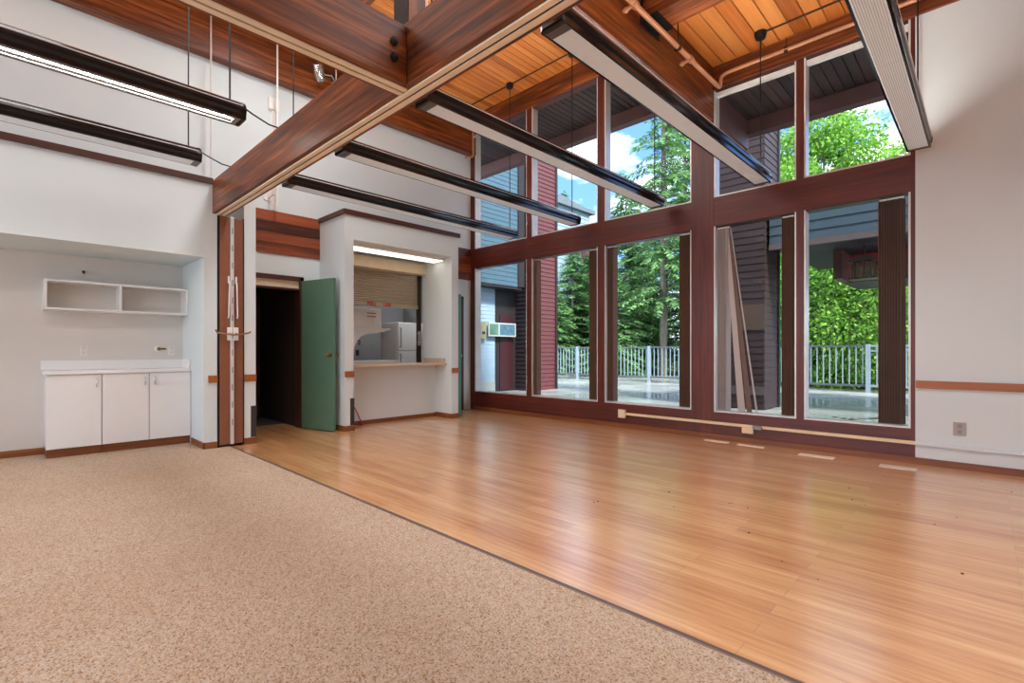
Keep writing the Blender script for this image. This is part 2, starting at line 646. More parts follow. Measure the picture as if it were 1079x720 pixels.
# kitchen box
BX0, BX1, BY0, BY1 = XL, -6.32, 3.245, 5.25
kb = MB()
kb.box(BX0, BX1, BY0, 3.376, 0, CAP - 0.065)
kb.box(BX0, BX1, 5.11, BY1, 0, CAP - 0.065)
kb.box(BX0, BX1, 3.376, 5.11, 2.65, CAP - 0.065)
struct('wall_kitchen', kb, WHITE, 'white kitchen box with a serving hatch', 'wall')
struct('wall_kitchen_front', box(-6.82, -6.76, 3.376, 5.11, 0, 0.87), WHITE, 'white panel below the serving counter', 'wall')
struct('trim_4', box(BX0, BX1 + 0.025, BY0 - 0.025, BY1 + 0.025, CAP - 0.065, CAP), TRIMD['y'],
       'dark wooden cap on top of the kitchen box', 'wall cap')
kr = MB()
kr.box(-9.4, -9.3, 3.05, 6.25, 0, 2.75).box(-9.4, XL - 0.15, 3.05, 3.15, 0, 2.75).box(-9.4, XL - 0.15, 6.15, 6.25, 0, 2.75)
kr.box(-9.4, XL - 0.15, 3.05, 6.25, 2.75, 2.85)
kr.box(XL - 0.2, XL - 0.15, 3.15, 3.35, 0, 2.75).box(XL - 0.15, XL - 0.1, 3.3, 5.2, 2.45, 2.75)
struct('wall_kitchen_inside', kr, KWALL, 'pale walls of the kitchen seen through the hatch', 'wall')
# corridor behind the first door, its gloom painted into walls and floor
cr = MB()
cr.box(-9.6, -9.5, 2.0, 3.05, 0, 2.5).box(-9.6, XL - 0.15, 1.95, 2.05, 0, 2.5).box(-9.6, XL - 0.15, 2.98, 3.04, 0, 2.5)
cr.box(-9.6, XL - 0.15, 2.0, 3.05, 2.4, 2.5).box(-9.5, -7.7, 2.05, 2.98, 0.001, 0.006)  # dark sheet over the corridor floor stands for shade
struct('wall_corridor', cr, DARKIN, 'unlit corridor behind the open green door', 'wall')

# baseboards
def baseb(n, label, *boxes, mat='y'):
    mb = MB()
    for b_ in boxes: mb.box(*b_)
    struct('baseboard_' + n, mb, BASEB[mat], label, 'baseboard')


baseb('recess', 'brown baseboard at the back of the cabinet recess', (XB, XB + 0.012, YB, 0.30, 0.004, 0.075))
baseb('pier', 'brown baseboard around the white pier left of the partition',
      (XF, XF + 0.012, 1.55, 1.69, 0.004, 0.075), (XF - 0.5, XF + 0.012, 1.548, 1.56, 0.004, 0.075))
baseb('stub', 'brown baseboard on the wall end right of the partition', (XF, XF + 0.012, 1.97, 2.11, 0, 0.075))
baseb('kitchen', 'brown baseboard around the kitchen box',
      (BX1, BX1 + 0.012, BY0, 3.388, 0, 0.075), (BX1, BX1 + 0.012, 5.10, BY1, 0, 0.075),
      (-6.76, -6.748, 3.376, 5.11, 0, 0.06), (-6.75, BX1, 5.098, 5.11, 0, 0.075), (-7.09, BX1, BY0 - 0.012, BY0, 0, 0.075))
baseb('window', 'orange brown baseboard below the big windows', (-6.98, XR, YW - 0.016, YW, 0, 0.065), mat='x')

# window wall
struct('wall_right', box(-0.51, XR, YW - 0.004, YW + 0.14, 0, 4.40), WHITE,
       'plain white wall right of the big windows', 'wall')
GX = [(-6.98, -5.65), (-5.54, -4.21), (-4.09, -2.763), (-2.475, -1.55), (-1.474, -0.546)]
ZS, ZT0, ZT1 = 0.34, 2.67, 3.03
HEAD = [5.22, 5.22, 5.22, 4.37, 4.37]
D = 0.14
struct('trim_5', box(-6.98, -0.546, YW, YW + D, 0, ZS), FRAME['x'], 'long reddish wooden panel under the window sills', 'sill panel')
tr = MB()
for a, b_ in ((-6.98, -4.15), (-4.148, -2.765), (-2.473, -0.546)):
    tr.box(a, b_, YW, YW + D, ZT0, ZT1)
struct('trim_6', tr, FRAME['x'], 'deep reddish wooden rail between lower and upper windows', 'window rail')
mu = MB()
for a, b_, zt in ((-5.65, -5.54, 5.22), (-4.21, -4.09, 5.22), (-1.55, -1.474, 4.37)):
    mu.box(a, b_, YW, YW + D, ZS, ZT0).box(a, b_, YW, YW + D, ZT1, zt)
struct('trim_7', mu, FRAME['z'], 'reddish wooden mullions between the window panes', 'mullion')
struct('trim_8', box(-7.1, -6.98, YW, YW + D, 0, ZL), FRAME['z'], 'reddish post in the corner beside the white wall', 'post')
struct('trim_9', box(-2.763, -2.475, YW - 0.004, YW + D, 0, 4.0), FRAME['z'], 'broad reddish post between third and fourth window', 'post')
struct('trim_10', box(-0.546, -0.51, YW - 0.002, YW + D, 0, 4.40), FRAME['z'], 'slim reddish post beside the right white wall', 'post')
struct('trim_11', box(-6.98, -2.763, YW - 0.03, YW + D, 5.22, ZL), BEAM['x'], 'header beam over the tall left windows', 'beam')
struct('trim_12', box(-2.475, XR, YW - 0.03, YW + D, 4.37, ZR), BEAM['x'], 'header beam over the right windows and white wall', 'beam')
ORD = ['first', 'second', 'third', 'fourth', 'fifth']
wi = 0
for up in (0, 1):
    for k, (a, b_) in enumerate(GX):
        wi += 1
        z0, z1 = (ZS, ZT0) if not up else (ZT1, HEAD[k])
        root = thing('window_%d' % wi, '%s %s window from the kitchen side' % (ORD[k], 'upper' if up else 'lower'), 'window',
                     ((a + b_) / 2, YW + D, z0), kind='structure')
        fm = MB()
        q = 0.018
        fm.box(a, a + q, YW + 0.005, YW + D, z0, z1).box(b_ - q, b_, YW + 0.005, YW + D, z0, z1)
        fm.box(a + q, b_ - q, YW + 0.005, YW + D, z0, z0 + q)
        fm.build('window_frame', ALU, root)
        box(a + q, b_ - q, YW + 0.005, YW + D, z1 - q * 0.6, z1).build('head_trim', TRIMD['x'] if up else BRONZE, root)
        box(a + q, b_ - q, YW + 0.118, YW + 0.124, z0 + q, z1 - q).build('pane', GLASS, root)
        if up and k > 2:
            box(a + q, b_ - q, YW + 0.04, YW + 0.10, z1 - q - 0.05, z1 - q).build('head_rail', PWHITE, root)

# chair rails
struct('trim_13', box(-0.505, XR, YW - 0.026, YW - 0.004, 0.742, 0.815), RAIL['x'], 'orange wooden chair rail on the right white wall', 'chair rail')
struct('trim_14', box(XF, XF + 0.02, 1.60, 1.69, 0.745, 0.825), RAIL['y'], 'short orange rail left of the brown partition', 'chair rail')
struct('trim_15', box(XF, XF + 0.02, 1.975, 2.10, 0.745, 0.825), RAIL['y'], 'short orange rail right of the brown partition', 'chair rail')
struct('trim_16', box(BX1, BX1 + 0.02, BY0, 3.376, 0.745, 0.825), RAIL['y'], 'short orange rail on the left kitchen pier', 'chair rail')
struct('trim_17', box(BX1, BX1 + 0.02, 5.11, 5.25, 0.745, 0.825), RAIL['y'], 'short orange rail on the right kitchen pier', 'chair rail')

# out-of-view walls
struct('wall_east', box(XR, XR + 0.15, YB, YW + D, 0, 5.0), WHITE, 'white side wall right of the camera', 'wall')
bw = MB()  # open bays between posts, added to let sky light in
bw.box(XB, XR, YB - 0.12, YB, 0, 0.5).box(XB, XR, YB - 0.12, YB, 4.3, 4.8).box(XB, -2.5, YB - 0.12, YB, 5.2, ZL)
for x in (-7.2, -5.2, -3.2, -1.2, 0.8, 3.2):
    bw.box(x - 0.08, x + 0.12, YB - 0.12, YB, 0.5, 5.2 if x < -2.5 else 4.3)
struct('wall_back', bw, WHITE, 'wall behind the camera with openings added for daylight', 'wall')

# ------------------------------------------------------------------ beams
def beam(mb, axis, label, bolts=None):
    o = mb.build('ceiling_beam', BEAM[axis])
    tag(o, label, 'beam', kind='structure')
    return o


beam(MB().rbox(-6.34, XR, 1.642, 1.80, 2.66, 3.03, 0.006), 'x', 'low cross beam above the carpet edge')
yb = beam(MB().rbox(-2.60, -2.44, YB, 1.64, 2.66, 3.0, 0.006), 'y', 'low beam running toward the camera with black bolts')
for z in (2.87, 2.78):
    MB().tube([(-2.445, 1.55, z), (-2.428, 1.55, z)], 0.024, 12).ball((-2.428, 1.55, z), 0.016, 10, (0.6, 1, 1)).build('bolt', BLACKM, yb)
pst = beam(box(-2.60, -2.45, 1.66, 1.80, 3.03, 4.0), 'z', 'short post standing where the two low beams meet')
box(-2.59, -2.455, 1.648, 1.66, 3.03, 4.0).build('steel_plate', BLACKM, pst)
box(-2.45, -2.446, 1.775, 1.795, 3.03, 4.0).build('metal_strip', BEIGE, pst)
beam(MB().rbox(-2.755, -2.475, YB, YW, 4.0, 4.80, 0.008), 'y', 'big girder running to the post between the windows')
beam(box(XL, XL + 0.15, YB, YW, 4.80, 5.32), 'y', 'long reddish beam high on the left white wall')
pu = beam(box(-2.47, XR, 4.42, 4.72, 4.40, ZR - 0.002), 'x', 'short dark cross beam right of the big girder')
MB().box(-2.474, -2.462, 4.38, 4.76, 4.34, 4.64).box(-2.47, -2.30, 4.40, 4.74, 4.388, 4.40).build('steel_hanger', BLACKM, pu)
beam(box(XL + 0.15, -2.76, 2.9, 3.08, 5.28, ZL - 0.002), 'x', 'greyish cross beam under the high left ceiling')
struct('wall_upper', box(-2.70, -2.60, YB, YW + 0.1, 4.80, ZL), WHITE, 'white strip of wall above the big girder', 'wall')

# partition tracks
def track(label, axis, a0, a1, c, z):
    root = thing('partition_track', label, 'track', ((a0 + a1) / 2, c, z) if axis == 'x' else (c, (a0 + a1) / 2, z),
                 'tracks of the folding partition')
    for s in (-1, 1):
        m_ = MB()
        if axis == 'x':
            m_.rbox(a0, a1, c + s * 0.0255 - 0.0185, c + s * 0.0255 + 0.0185, z - 0.012, z, 0.004)
        else:
            m_.rbox(c + s * 0.0255 - 0.0185, c + s * 0.0255 + 0.0185, a0, a1, z - 0.012, z, 0.004)
        m_.build('rail', BEIGE, root)
    m_ = box(a0, a1, c - 0.008, c + 0.008, z - 0.004, z) if axis == 'x' else box(c - 0.008, c + 0.008, a0, a1, z - 0.004, z)
    m_.build('slot', BLACKM, root)
    return root


track('cream double track under the low cross beam', 'x', -6.30, XR - 0.01, 1.721, 2.66)
track('cream double track under the low beam running toward the camera', 'y', YB + 0.01, 1.668, -2.52, 2.66)

# ================================================================== PENDANT LAMPS
def prof(x, z):
    """rounded black housing with an open flat bottom, width .19 height .16"""
    pts = []
    for i in range(15):
        a = R(-28 + i * (236 / 14.0))
        pts.append((x + 0.098 * math.cos(a), z + 0.072 + 0.086 * math.sin(a)))
    return pts


def pendant(x, y0, y1, zc, label, lit, group='long black lamps'):
    z = 2.985
    root = thing('linear_pendant_lamp', label, 'lamp', (x, (y0 + y1) / 2, z), group)
    p = prof(x, z)
    inner = [(x + (q[0] - x) * 0.93, z + 0.072 + (q[1] - z - 0.072) * 0.93) for q in p]
    poly = p + [(x - 0.084, z + 0.004), (x - 0.078, z + 0.008)] + inner[::-1] + [(x + 0.078, z + 0.008), (x + 0.084, z + 0.004)]
    hm = MB()
    ring = p + [(x - 0.082, z + 0.002)] + inner[::-1] + [(x + 0.082, z + 0.002)]
    n = len(p)
    # shell as quads
    for i in range(n - 1):
        if i in (6, 7):
            continue                       # top left open above the added glow strip
        a, b_ = p[i], p[i + 1]
        c, d = inner[i + 1], inner[i]
        v = [(q[0], yy, q[1]) for yy in (y0 + 0.02, y1 - 0.02) for q in (a, b_, c, d)]
        hm.add(v, [(0, 1, 5, 4), (1, 2, 6, 5), (2, 3, 7, 6), (3, 0, 4, 7), (3, 2, 1, 0), (4, 5, 6, 7)])
    for s in (-1, 1):
        hm.box(x + s * 0.072, x + s * 0.088, y0 + 0.02, y1 - 0.02, z, z + 0.034)
    hm.build('housing', BLACK, root, True)
    st = MB()
    for s in (-1, 1):
        st.tube([(x + s * 0.0905, y0 + 0.02, z + 0.105), (x + s * 0.0905, y1 - 0.02, z + 0.105)], 0.005, 8)
    st.build('highlight_line', GLINT, root)  # highlight of the glossy housing made as pale lines
    for ye, yf in ((y0, y0 + 0.022), (y1 - 0.022, y1)):
        e = MB()
        po = [(x + (q[0] - x) * 1.03, z + 0.072 + (q[1] - z - 0.072) * 1.03) for q in p] + [(x - 0.088, z - 0.002), (x + 0.088, z - 0.002)]
        yo, yi_ = (ye, yf) if ye == y0 else (yf, ye)
        dirn = 1 if yi_ > yo else -1
        rings = []
        for sc_, dy in ((0.80, -0.012), (0.95, -0.006), (1.0, 0.004), (1.0, 0.022)):
            rings.append([(x + (q[0] - x) * sc_, yo + dirn * dy, z + 0.072 + (q[1] - z - 0.072) * sc_) for q in po])
        m__ = len(po)
        for k_ in range(3):
            e.add(rings[k_] + rings[k_ + 1], [(i_, (i_ + 1) % m__, m__ + (i_ + 1) % m__, m__ + i_) for i_ in range(m__)])
        e.add(rings[0], [tuple(range(m__))]).add(rings[3], [tuple(range(m__))])
        e.build('end_cap', BLACK, root)
    if lit:
        rf = MB()
        rf.prism([(x - 0.072, z + 0.030), (x - 0.03, z + 0.085), (x + 0.03, z + 0.085), (x + 0.072, z + 0.030), (x + 0.066, z + 0.030),
                  (x + 0.026, z + 0.080), (x - 0.026, z + 0.080), (x - 0.066, z + 0.030)], 'y', y0 + 0.03, y1 - 0.03)
        rf.build('reflector', BRONZE, root)
        ym = (y0 + y1) / 2
        for a, b_ in ((y0 + 0.08, ym - 0.03), (ym + 0.03, y1 - 0.08)):
            MB().tube([(x, a, z + 0.02), (x, b_, z + 0.02)], 0.0125, 10).build('tube', TUBE, root)
        lm = MB()
        for s in (-1, 1):
            lm.box(x + s * 0.045, x + s * 0.07, y0 + 0.03, y1 - 0.03, z - 0.001, z + 0.004)
        for yy in (y0 + 0.05, ym, y1 - 0.05):
            lm.box(x - 0.045, x + 0.045, yy - 0.02, yy + 0.02, z + 0.002, z + 0.034)
        lm.build('louver_frame', GREY, root)
    else:
        ym = (y0 + y1) / 2
        for a, b_ in ((y0 + 0.022, y0 + 0.09), (y1 - 0.06, y1 - 0.022)):
            MB().rbox(x - 0.074, x + 0.074, a, b_, z - 0.001, z + 0.010, 0.002).build('end_plate', LAMPGREY, root)
        for a, b_ in ((y0 + 0.09, ym - 0.0005), (ym + 0.0005, y1 - 0.06)):
            MB().rbox(x - 0.071, x + 0.071, a, b_, z - 0.002, z + 0.010, 0.003).build('lens', LENSMAT, root)
    box(x - 0.022, x + 0.022, y0 + 0.12, y1 - 0.12, z + 0.118, z + 0.124).build('fill_strip', UPMAT, root)  # added glowing strip that lights the ceiling above
    for yy in (y0 + 0.09, y1 - 0.09):
        MB().tube([(x, yy, z + 0.15), (x, yy, zc - 0.03)], 0.008 if lit else 0.007, 6).build('cable', CABLE, root)
        cn_ = MB().tube([(x, yy, zc - 0.075), (x, yy, zc - 0.07), (x, yy, zc - 0.03), (x, yy, zc)], [0.035, 0.05, 0.062, 0.064], 16)
        cn_.build('canopy', BLACKM, root)
    return root


Y0, Y1 = 2.22, 5.95
pendant(-5.72, Y0, Y1, ZL, 'long black lamp nearest the kitchen box, over the oak floor', False)
pendant(-4.43, Y0, Y1, ZL, 'long black lamp over the oak floor, second from the kitchen box', False)
pendant(-3.10, Y0, Y1, ZL, 'middle lamp over the oak floor, left of the big girder', False)
pendant(-1.82, Y0, Y1, ZR, 'long lamp over the oak floor, just right of the big girder', False)
pendant(-0.465, Y0 - 0.1, Y1, ZR, 'rightmost long lamp, ending beside the right white wall', False)
pendant(-4.43, 1.37 - 3.73, 1.37, ZL, 'nearer lit lamp over the carpet with a bright bare tube', True)
pendant(-5.72, 1.37 - 3.73, 1.37, ZL, 'farther lamp over the carpet with a pale lens, close to the left wall', False)
for x, lb in ((-4.43, 'black power cord sagging over the beam to the second lamp'),
              (-5.72, 'black power cord sagging over the beam to the lamp by the kitchen')):
    c = MB().tube([(x, 1.36, 3.13), (x, 1.45, 3.09), (x, 1.58, 3.045), (x, 1.72, 3.037), (x, 1.86, 3.045), (x, 2.05, 3.09), (x, 2.22, 3.13)], 0.007, 6)
    tag(c.build('power_cord', CABLE), lb, 'cord', 'cords between lamps')

# ================================================================== FOLDING PARTITION
fp = thing('folding_partition', 'brown accordion partition folded up beside the white pier', 'folding partition', (-6.55, 1.83, 0.004))
def pleats(y0, y1, front):
    n = 5
    out, inn = [], []
    for i in range(n * 2 + 1):
        x = -6.98 + (front + 6.98) * i / (n * 2)
        b_ = 0.018 if i % 2 else 0.0
        out.append((x, y0 + b_))
        inn.append((x, y1 - b_))
    return MB().prism(out + inn[::-1], 'z', 0.03, 2.64)
pleats(1.705, 1.815, XF + 0.03).build('pleated_panel', VINYL, fp)
pleats(1.855, 1.955, XF + 0.01).build('pleated_panel', VINYL, fp)
MB().box(-6.98, XF + 0.012, 1.692, 1.704, 0.005, 2.655).build('edge_channel', BLACKM, fp)
MB().box(-6.98, XF + 0.012, 1.956, 1.968, 0.005, 2.655).build('edge_channel', BLACKM, fp)
lp = MB().rbox(-6.5, XF + 0.052, 1.815, 1.850, 0.03, 2.645, 0.004).build('lead_post', ALU, fp)
sl = MB()
for k in range(12):
    z = 0.25 + k * 0.2
    sl.box(XF + 0.051, XF + 0.054, 1.829, 1.836, z, z + 0.07)
sl.build('slot_row', DKGREY, lp)
for s, yc in ((-1, 1.800), (1, 1.868)):
    pm = MB().tube([(XF + 0.056, yc, 1.90), (XF + 0.075, yc + s * 0.004, 1.88), (XF + 0.075, yc + s * 0.012, 1.50), (XF + 0.056, yc + s * 0.012, 1.48)], 0.007, 8)
    pm.box(XF + 0.03, XF + 0.058, yc - 0.007 + s * 0.004, yc + 0.007 + s * 0.004, 1.88, 1.96)
    pm.build('pull_handle', PWHITE, fp)
for yc in (1.803, 1.868):
    MB().rbox(XF + 0.045, XF + 0.062, yc - 0.026, yc + 0.026, 1.225, 1.375, 0.006).build('latch_plate', PWHITE, fp)
lv = MB().tube([(XF + 0.075, 1.655, 1.345), (XF + 0.075, 1.67, 1.31), (XF + 0.09, 1.75, 1.297), (XF + 0.105, 1.835, 1.29), (XF + 0.09, 1.92, 1.297),
                (XF + 0.075, 2.0, 1.315), (XF + 0.075, 2.02, 1.33)], 0.010, 8)
lv.tube([(XF + 0.055, 1.803, 1.31), (XF + 0.10, 1.803, 1.295)], 0.009, 8).tube([(XF + 0.055, 1.868, 1.31), (XF + 0.10, 1.868, 1.295)], 0.009, 8)
lv.build('latch_lever', plain('lever_metal', srgb(150, 112, 92), 0.4, 0.5), fp)

# ================================================================== CABINET RECESS
CX = -6.84
def cabinet(label, y0, y1, doors):
    root = thing('base_cabinet', label, 'cabinet', ((CX + XB) / 2, (y0 + y1) / 2, 0.004), 'white base cabinets in the recess')
    box(XB + 0.003, CX - 0.02, y0, y1, 0.095, 0.858).build('body', LAMI, root)
    box(XB + 0.003, CX - 0.05, y0 + 0.001, y1 - 0.001, 0.004, 0.095).build('toe_kick', BASEB['y'], root)
    for (a, b_, hy) in doors:
        d = MB().rbox(CX - 0.018, CX, a + 0.003, b_ - 0.003, 0.10, 0.855, 0.003).build('door', LAMI, root)
        h = MB().tube([(CX, hy, 0.81), (CX + 0.025, hy, 0.808), (CX + 0.028, hy, 0.80), (CX + 0.028, hy, 0.735), (CX + 0.025, hy, 0.727), (CX, hy, 0.725)], 0.005, 8)
        h.build('handle', CHROME, d, True)
    return root


cabinet('white base cabinet with a single door at the left', 0.30, 0.735, [(0.30, 0.735, 0.69)])
cabinet('white base cabinet with a pair of doors beside the pier', 0.737, 1.556, [(0.737, 1.15, 1.11), (1.152, 1.556, 1.20)])
ct = MB().rbox(XB, CX + 0.025, 0.275, 1.558, 0.86, 0.90, 0.006)
ct.box(XB, XB + 0.02, 0.275, 1.558, 0.90, 1.0).box(XB + 0.02, CX - 0.02, 1.540, 1.558, 0.90, 1.0)
tag(ct.build('countertop', LAMI), 'white laminate worktop with an upstand on the base cabinets', 'countertop')
ws = thing('wall_shelf', 'white open box shelf with two compartments above the worktop', 'shelf', (XB + 0.14, 0.92, 1.535))
SXF = -6.96
sm = MB()
sm.box(XB, SXF, 0.29, 1.556, 1.535, 1.557).box(XB, SXF, 0.29, 1.556, 1.828, 1.85)
sm.box(XB, SXF, 0.29, 0.312, 1.557, 1.828).box(XB, SXF, 1.534, 1.556, 1.557, 1.828)
sm.build('shelf_case', LAMI, ws)
box(XB + 0.008, SXF - 0.002, 0.900, 0.922, 1.557, 1.828).build('divider', LAMI, ws)
box(XB, XB + 0.008, 0.312, 1.534, 1.557, 1.828).build('back_panel', WHITE2, ws)


def outlet(label, axis, c, a, z, s, mat, matd, h=0.115, wd=0.07, group='wall outlets'):
    """duplex outlet on plane axis=c facing sign s"""
    if axis == 'x':
        root = thing('wall_outlet', label, 'outlet', (c, a, z), group)
        MB().rbox(c, c + s * 0.007, a - wd / 2, a + wd / 2, z - h / 2, z + h / 2, 0.002).build('cover_plate', mat, root)
        for dz in (-0.027, 0.027):
            m_ = MB().rbox(c + s * 0.006, c + s * 0.010, a - 0.016, a + 0.016, z + dz - 0.018, z + dz + 0.018, 0.0015)
            m_.build('socket', matd, root)
    else:
        root = thing('wall_outlet', label, 'outlet', (a, c, z), group)
        MB().rbox(a - wd / 2, a + wd / 2, c, c + s * 0.007, z - h / 2, z + h / 2, 0.002).build('cover_plate', mat, root)
        for dz in (-0.027, 0.027):
            m_ = MB().rbox(a - 0.016, a + 0.016, c + s * 0.006, c + s * 0.010, z + dz - 0.018, z + dz + 0.018, 0.0015)
            m_.build('socket', matd, root)
    return root


outlet('white outlet above the left end of the worktop', 'x', XB, 0.62, 1.11, 1, OUTW, WHITE2)
outlet('white outlet right of the brass valve above the worktop', 'x', XB, 1.44, 1.11, 1, OUTW, WHITE2)
vv = thing('water_valve', 'small brass valve sticking out of the recess wall', 'valve', (XB, 1.30, 1.13))
MB().tube([(XB, 1.30, 1.13), (XB + 0.012, 1.30, 1.13)], [0.035, 0.028], 14).build('flange', PWHITE, vv, True)
MB().tube([(XB, 1.30, 1.13), (XB + 0.07, 1.30, 1.13), (XB + 0.075, 1.37, 1.13)], 0.011, 8).ball((XB + 0.07, 1.30, 1.13), 0.022, 10).build('valve_body', BRASS, vv, True)
hk = MB().tube([(XB, 0.62, 1.985), (XB + 0.035, 0.62, 1.985), (XB + 0.045, 0.62, 1.975), (XB + 0.045, 0.62, 1.955)], 0.007, 8)
hk.tube([(XB, 0.62, 1.985), (XB + 0.006, 0.62, 1.985)], 0.014, 12)
tag(hk.build('pipe_stub', BRONZE, None, True), 'small dark pipe stub high on the recess wall', 'pipe stub')

# corner guards
tag(MB().prism([(XF - 0.001, 2.045), (XF + 0.006, 2.045), (XF + 0.006, 2.107), (XF - 0.06, 2.107), (XF - 0.06, 2.10), (XF - 0.001, 2.10)], 'z', 0.08, 0.45)
    .build('corner_guard', DKGREY), 'dark corner guard on the wall end right of the partition', 'corner guard', 'dark corner guards')
tag(MB().prism([(BX1 - 0.06, 3.378), (BX1 - 0.06, 3.384), (BX1 + 0.006, 3.384), (BX1 + 0.006, 3.325), (BX1, 3.325), (BX1, 3.376)], 'z', 0.08, 0.45)
    .build('corner_guard', DKGREY), 'dark corner guard on the left pier of the serving hatch', 'corner guard', 'dark corner guards')
rs = MB().tube([(-6.70, 3.72, 0.012), (-6.742, 3.615, 0.27)], [0.010, 0.007], 8)
rs.rbox(-6.73, -6.685, 3.70, 3.745, 0.001, 0.025, 0.004)
tag(rs.build('hand_brush', RED), 'small red brush leaning in the corner under the counter', 'brush')

# ================================================================== DOORS
d1 = thing('door_1', 'open green door hinged beside the kitchen box', 'door', (-7.04, 2.95, 0), kind='structure')
A = Vector((-7.03, 2.955)); Bp = Vector((-6.40, 3.115))
dv = (Bp - A).normalized(); nv = Vector((-dv.y, dv.x))
def leaf_poly(A, Bp, th):
    return [tuple(A), tuple(Bp), tuple(Bp + nv * th), tuple(A + nv * th)]
MB().prism(leaf_poly(A, Bp, 0.045), 'z', 0.012, 2.10).build('door_leaf', GREEN, d1)
def knob(mb, c, n):
    c = Vector(c); n = Vector(n)
    mb.tube([c, c + n * 0.008, c + n * 0.012, c + n * 0.04], [0.03, 0.028, 0.011, 0.011], 14)
    mb.ball(c + n * 0.052, 0.026, 14)
    return mb
kp = A + dv * ((Bp - A).length - 0.045)
knob(MB(), (kp.x, kp.y, 1.05), (-nv.x, -nv.y, 0)).build('door_knob', BRASS, d1, True)
kq = kp + nv * 0.045
knob(MB(), (kq.x, kq.y, 1.05), (nv.x, nv.y, 0)).build('door_knob', BRASS, d1, True)
fr = MB().box(XL - 0.16, XL + 0.012, 2.955, 3.01, 0, 2.16).box(XL - 0.16, XL + 0.012, 2.10, 3.01, 2.105, 2.165).box(XL - 0.16, XL + 0.012, 2.10, 2.14, 0, 2.165)
fr.box(XL - 0.16, XL - 0.02, 2.14, 2.955, 1.975, 2.0)
fr.build('door_frame', TRIMD['z'], d1)
box(XL - 0.08, XL - 0.03, 2.14, 2.955, 2.0, 2.105).build('transom_panel', BEIGE, d1)
d2 = thing('door_2', 'open teal door seen edge on, right of the kitchen box', 'door', (-7.03, 5.36, 0), kind='structure')
MB().prism([(-7.04, 5.345), (-6.385, 5.30), (-6.38, 5.365), (-7.04, 5.40)], 'z', 0.012, 2.06).build('door_leaf', TEAL, d2)
knob(MB(), (-6.45, 5.362, 1.02), (0, 1, 0)).build('door_knob', CHROME, d2, True)
MB().box(XL - 0.16, XL + 0.012, 5.96, 6.02, 0, 2.13).box(XL - 0.16, XL + 0.012, 5.40, 6.02, 2.07, 2.13).build('door_frame', TRIMD['z'], d2)
box(XL - 0.14, XL - 0.10, 5.42, 5.96, 0.01, 2.07).build('inner_door', DARKDOOR, d2)
d3 = thing('door_3', 'dark inner door with a vent grille at the end of the corridor', 'door', (-8.6, 2.7, 0), kind='structure')
box(-8.64, -8.60, 2.30, 2.94, 0.01, 2.05).build('door_leaf', DARKDOOR, d3)
vg = MB()
for k in range(8):
    vg.box(-8.60, -8.588, 2.44, 2.80, 0.34 + k * 0.035, 0.36 + k * 0.035)
vg.box(-8.60, -8.585, 2.42, 2.44, 0.32, 0.62).box(-8.60, -8.585, 2.80, 2.82, 0.32, 0.62).build('vent_grille', plain('dim_grille', srgb(66, 58, 54), 0.6), d3)
knob(MB(), (-8.60, 2.38, 1.03), (1, 0, 0)).build('door_knob', CHROME, d3, True)

# ================================================================== SERVING HATCH
cn_ = MB().rbox(-7.30, -6.44, 3.378, 5.108, 0.872, 0.905, 0.006)
cn_.box(-7.05, -6.48, 5.085, 5.108, 0.905, 0.985)
tag(cn_.build('serving_counter', COUNTER), 'tan serving counter in the hatch of the kitchen box', 'counter')
sh = thing('roll_up_shutter', 'half-open beige roll-up shutter above the serving counter', 'shutter', (-7.2, 4.25, 1.82))
MB().rbox(-7.24, -7.00, 3.38, 5.106, 2.42, 2.60, 0.008).build('housing', SHUTH, sh)
cu = MB()
k = 0
z = 1.90
while z < 2.42:
    cu.prism([(-7.205, z), (-7.19, z + 0.006), (-7.184, z + 0.018), (-7.19, z + 0.030), (-7.205, z + 0.034)], 'y', 3.38, 5.05)
    z += 0.036
cu.build('slat_curtain', SHUT, sh)
MB().rbox(-7.21, -7.17, 3.38, 5.05, 1.835, 1.90, 0.005).build('bottom_bar', SHUT, sh)
box(-7.23, -7.15, 5.05, 5.10, 0.905, 2.42).build('guide', BRONZE, sh)
box(-7.23, -7.15, 3.378, 3.40, 0.905, 2.42).build('guide', BRONZE, sh)
lk = MB().rbox(-7.15, -7.11, 5.02, 5.09, 1.20, 1.45, 0.008)
lk.tube([(-7.11, 5.05, 1.33), (-7.06, 5.0, 1.33)], 0.012, 8).tube([(-7.11, 5.05, 1.42), (-7.10, 4.99, 1.40)], 0.014, 8).tube([(-7.11, 5.05, 1.24), (-7.10, 4.99, 1.25)], 0.014, 8)
lk.build('slide_lock', GREY, sh)
# red sign lettering on the shutter: two short words, too small to read in the photograph
def text(body, size, loc, rot, mat, name, parent):
    cu_ = bpy.data.curves.new(name, 'FONT')
    cu_.body = body
    cu_.size = size
    cu_.extrude = 0.001
    cu_.offset = 0.003
    cu_.align_x = 'LEFT'
    o = bpy.data.objects.new(name, cu_)
    o.rotation_euler = rot
    COL.objects.link(o)
    bpy.context.view_layer.update()
    me = bpy.data.meshes.new_from_object(o.evaluated_get(bpy.context.evaluated_depsgraph_get()))
    bpy.data.objects.remove(o)
    me.transform(Matrix.Translation(Vector(loc) - Vector(WLOC[parent.name])) @ Matrix.Rotation(rot[2], 4, 'Z') @ Matrix.Rotation(rot[0], 4, 'X'))
    me.materials.clear()
    me.materials.append(mat)
    q = bpy.data.objects.new(name, me)
    COL.objects.link(q)
    q.parent = parent
    WLOC[q.name] = tuple(WLOC[parent.name])
    return q
text('BELL', 0.085, (-7.167, 4.06, 1.84), (R(90), 0, R(90)), RED, 'lettering', sh)
text('USE', 0.085, (-7.167, 4.36, 1.84), (R(90), 0, R(90)), RED, 'lettering', sh)

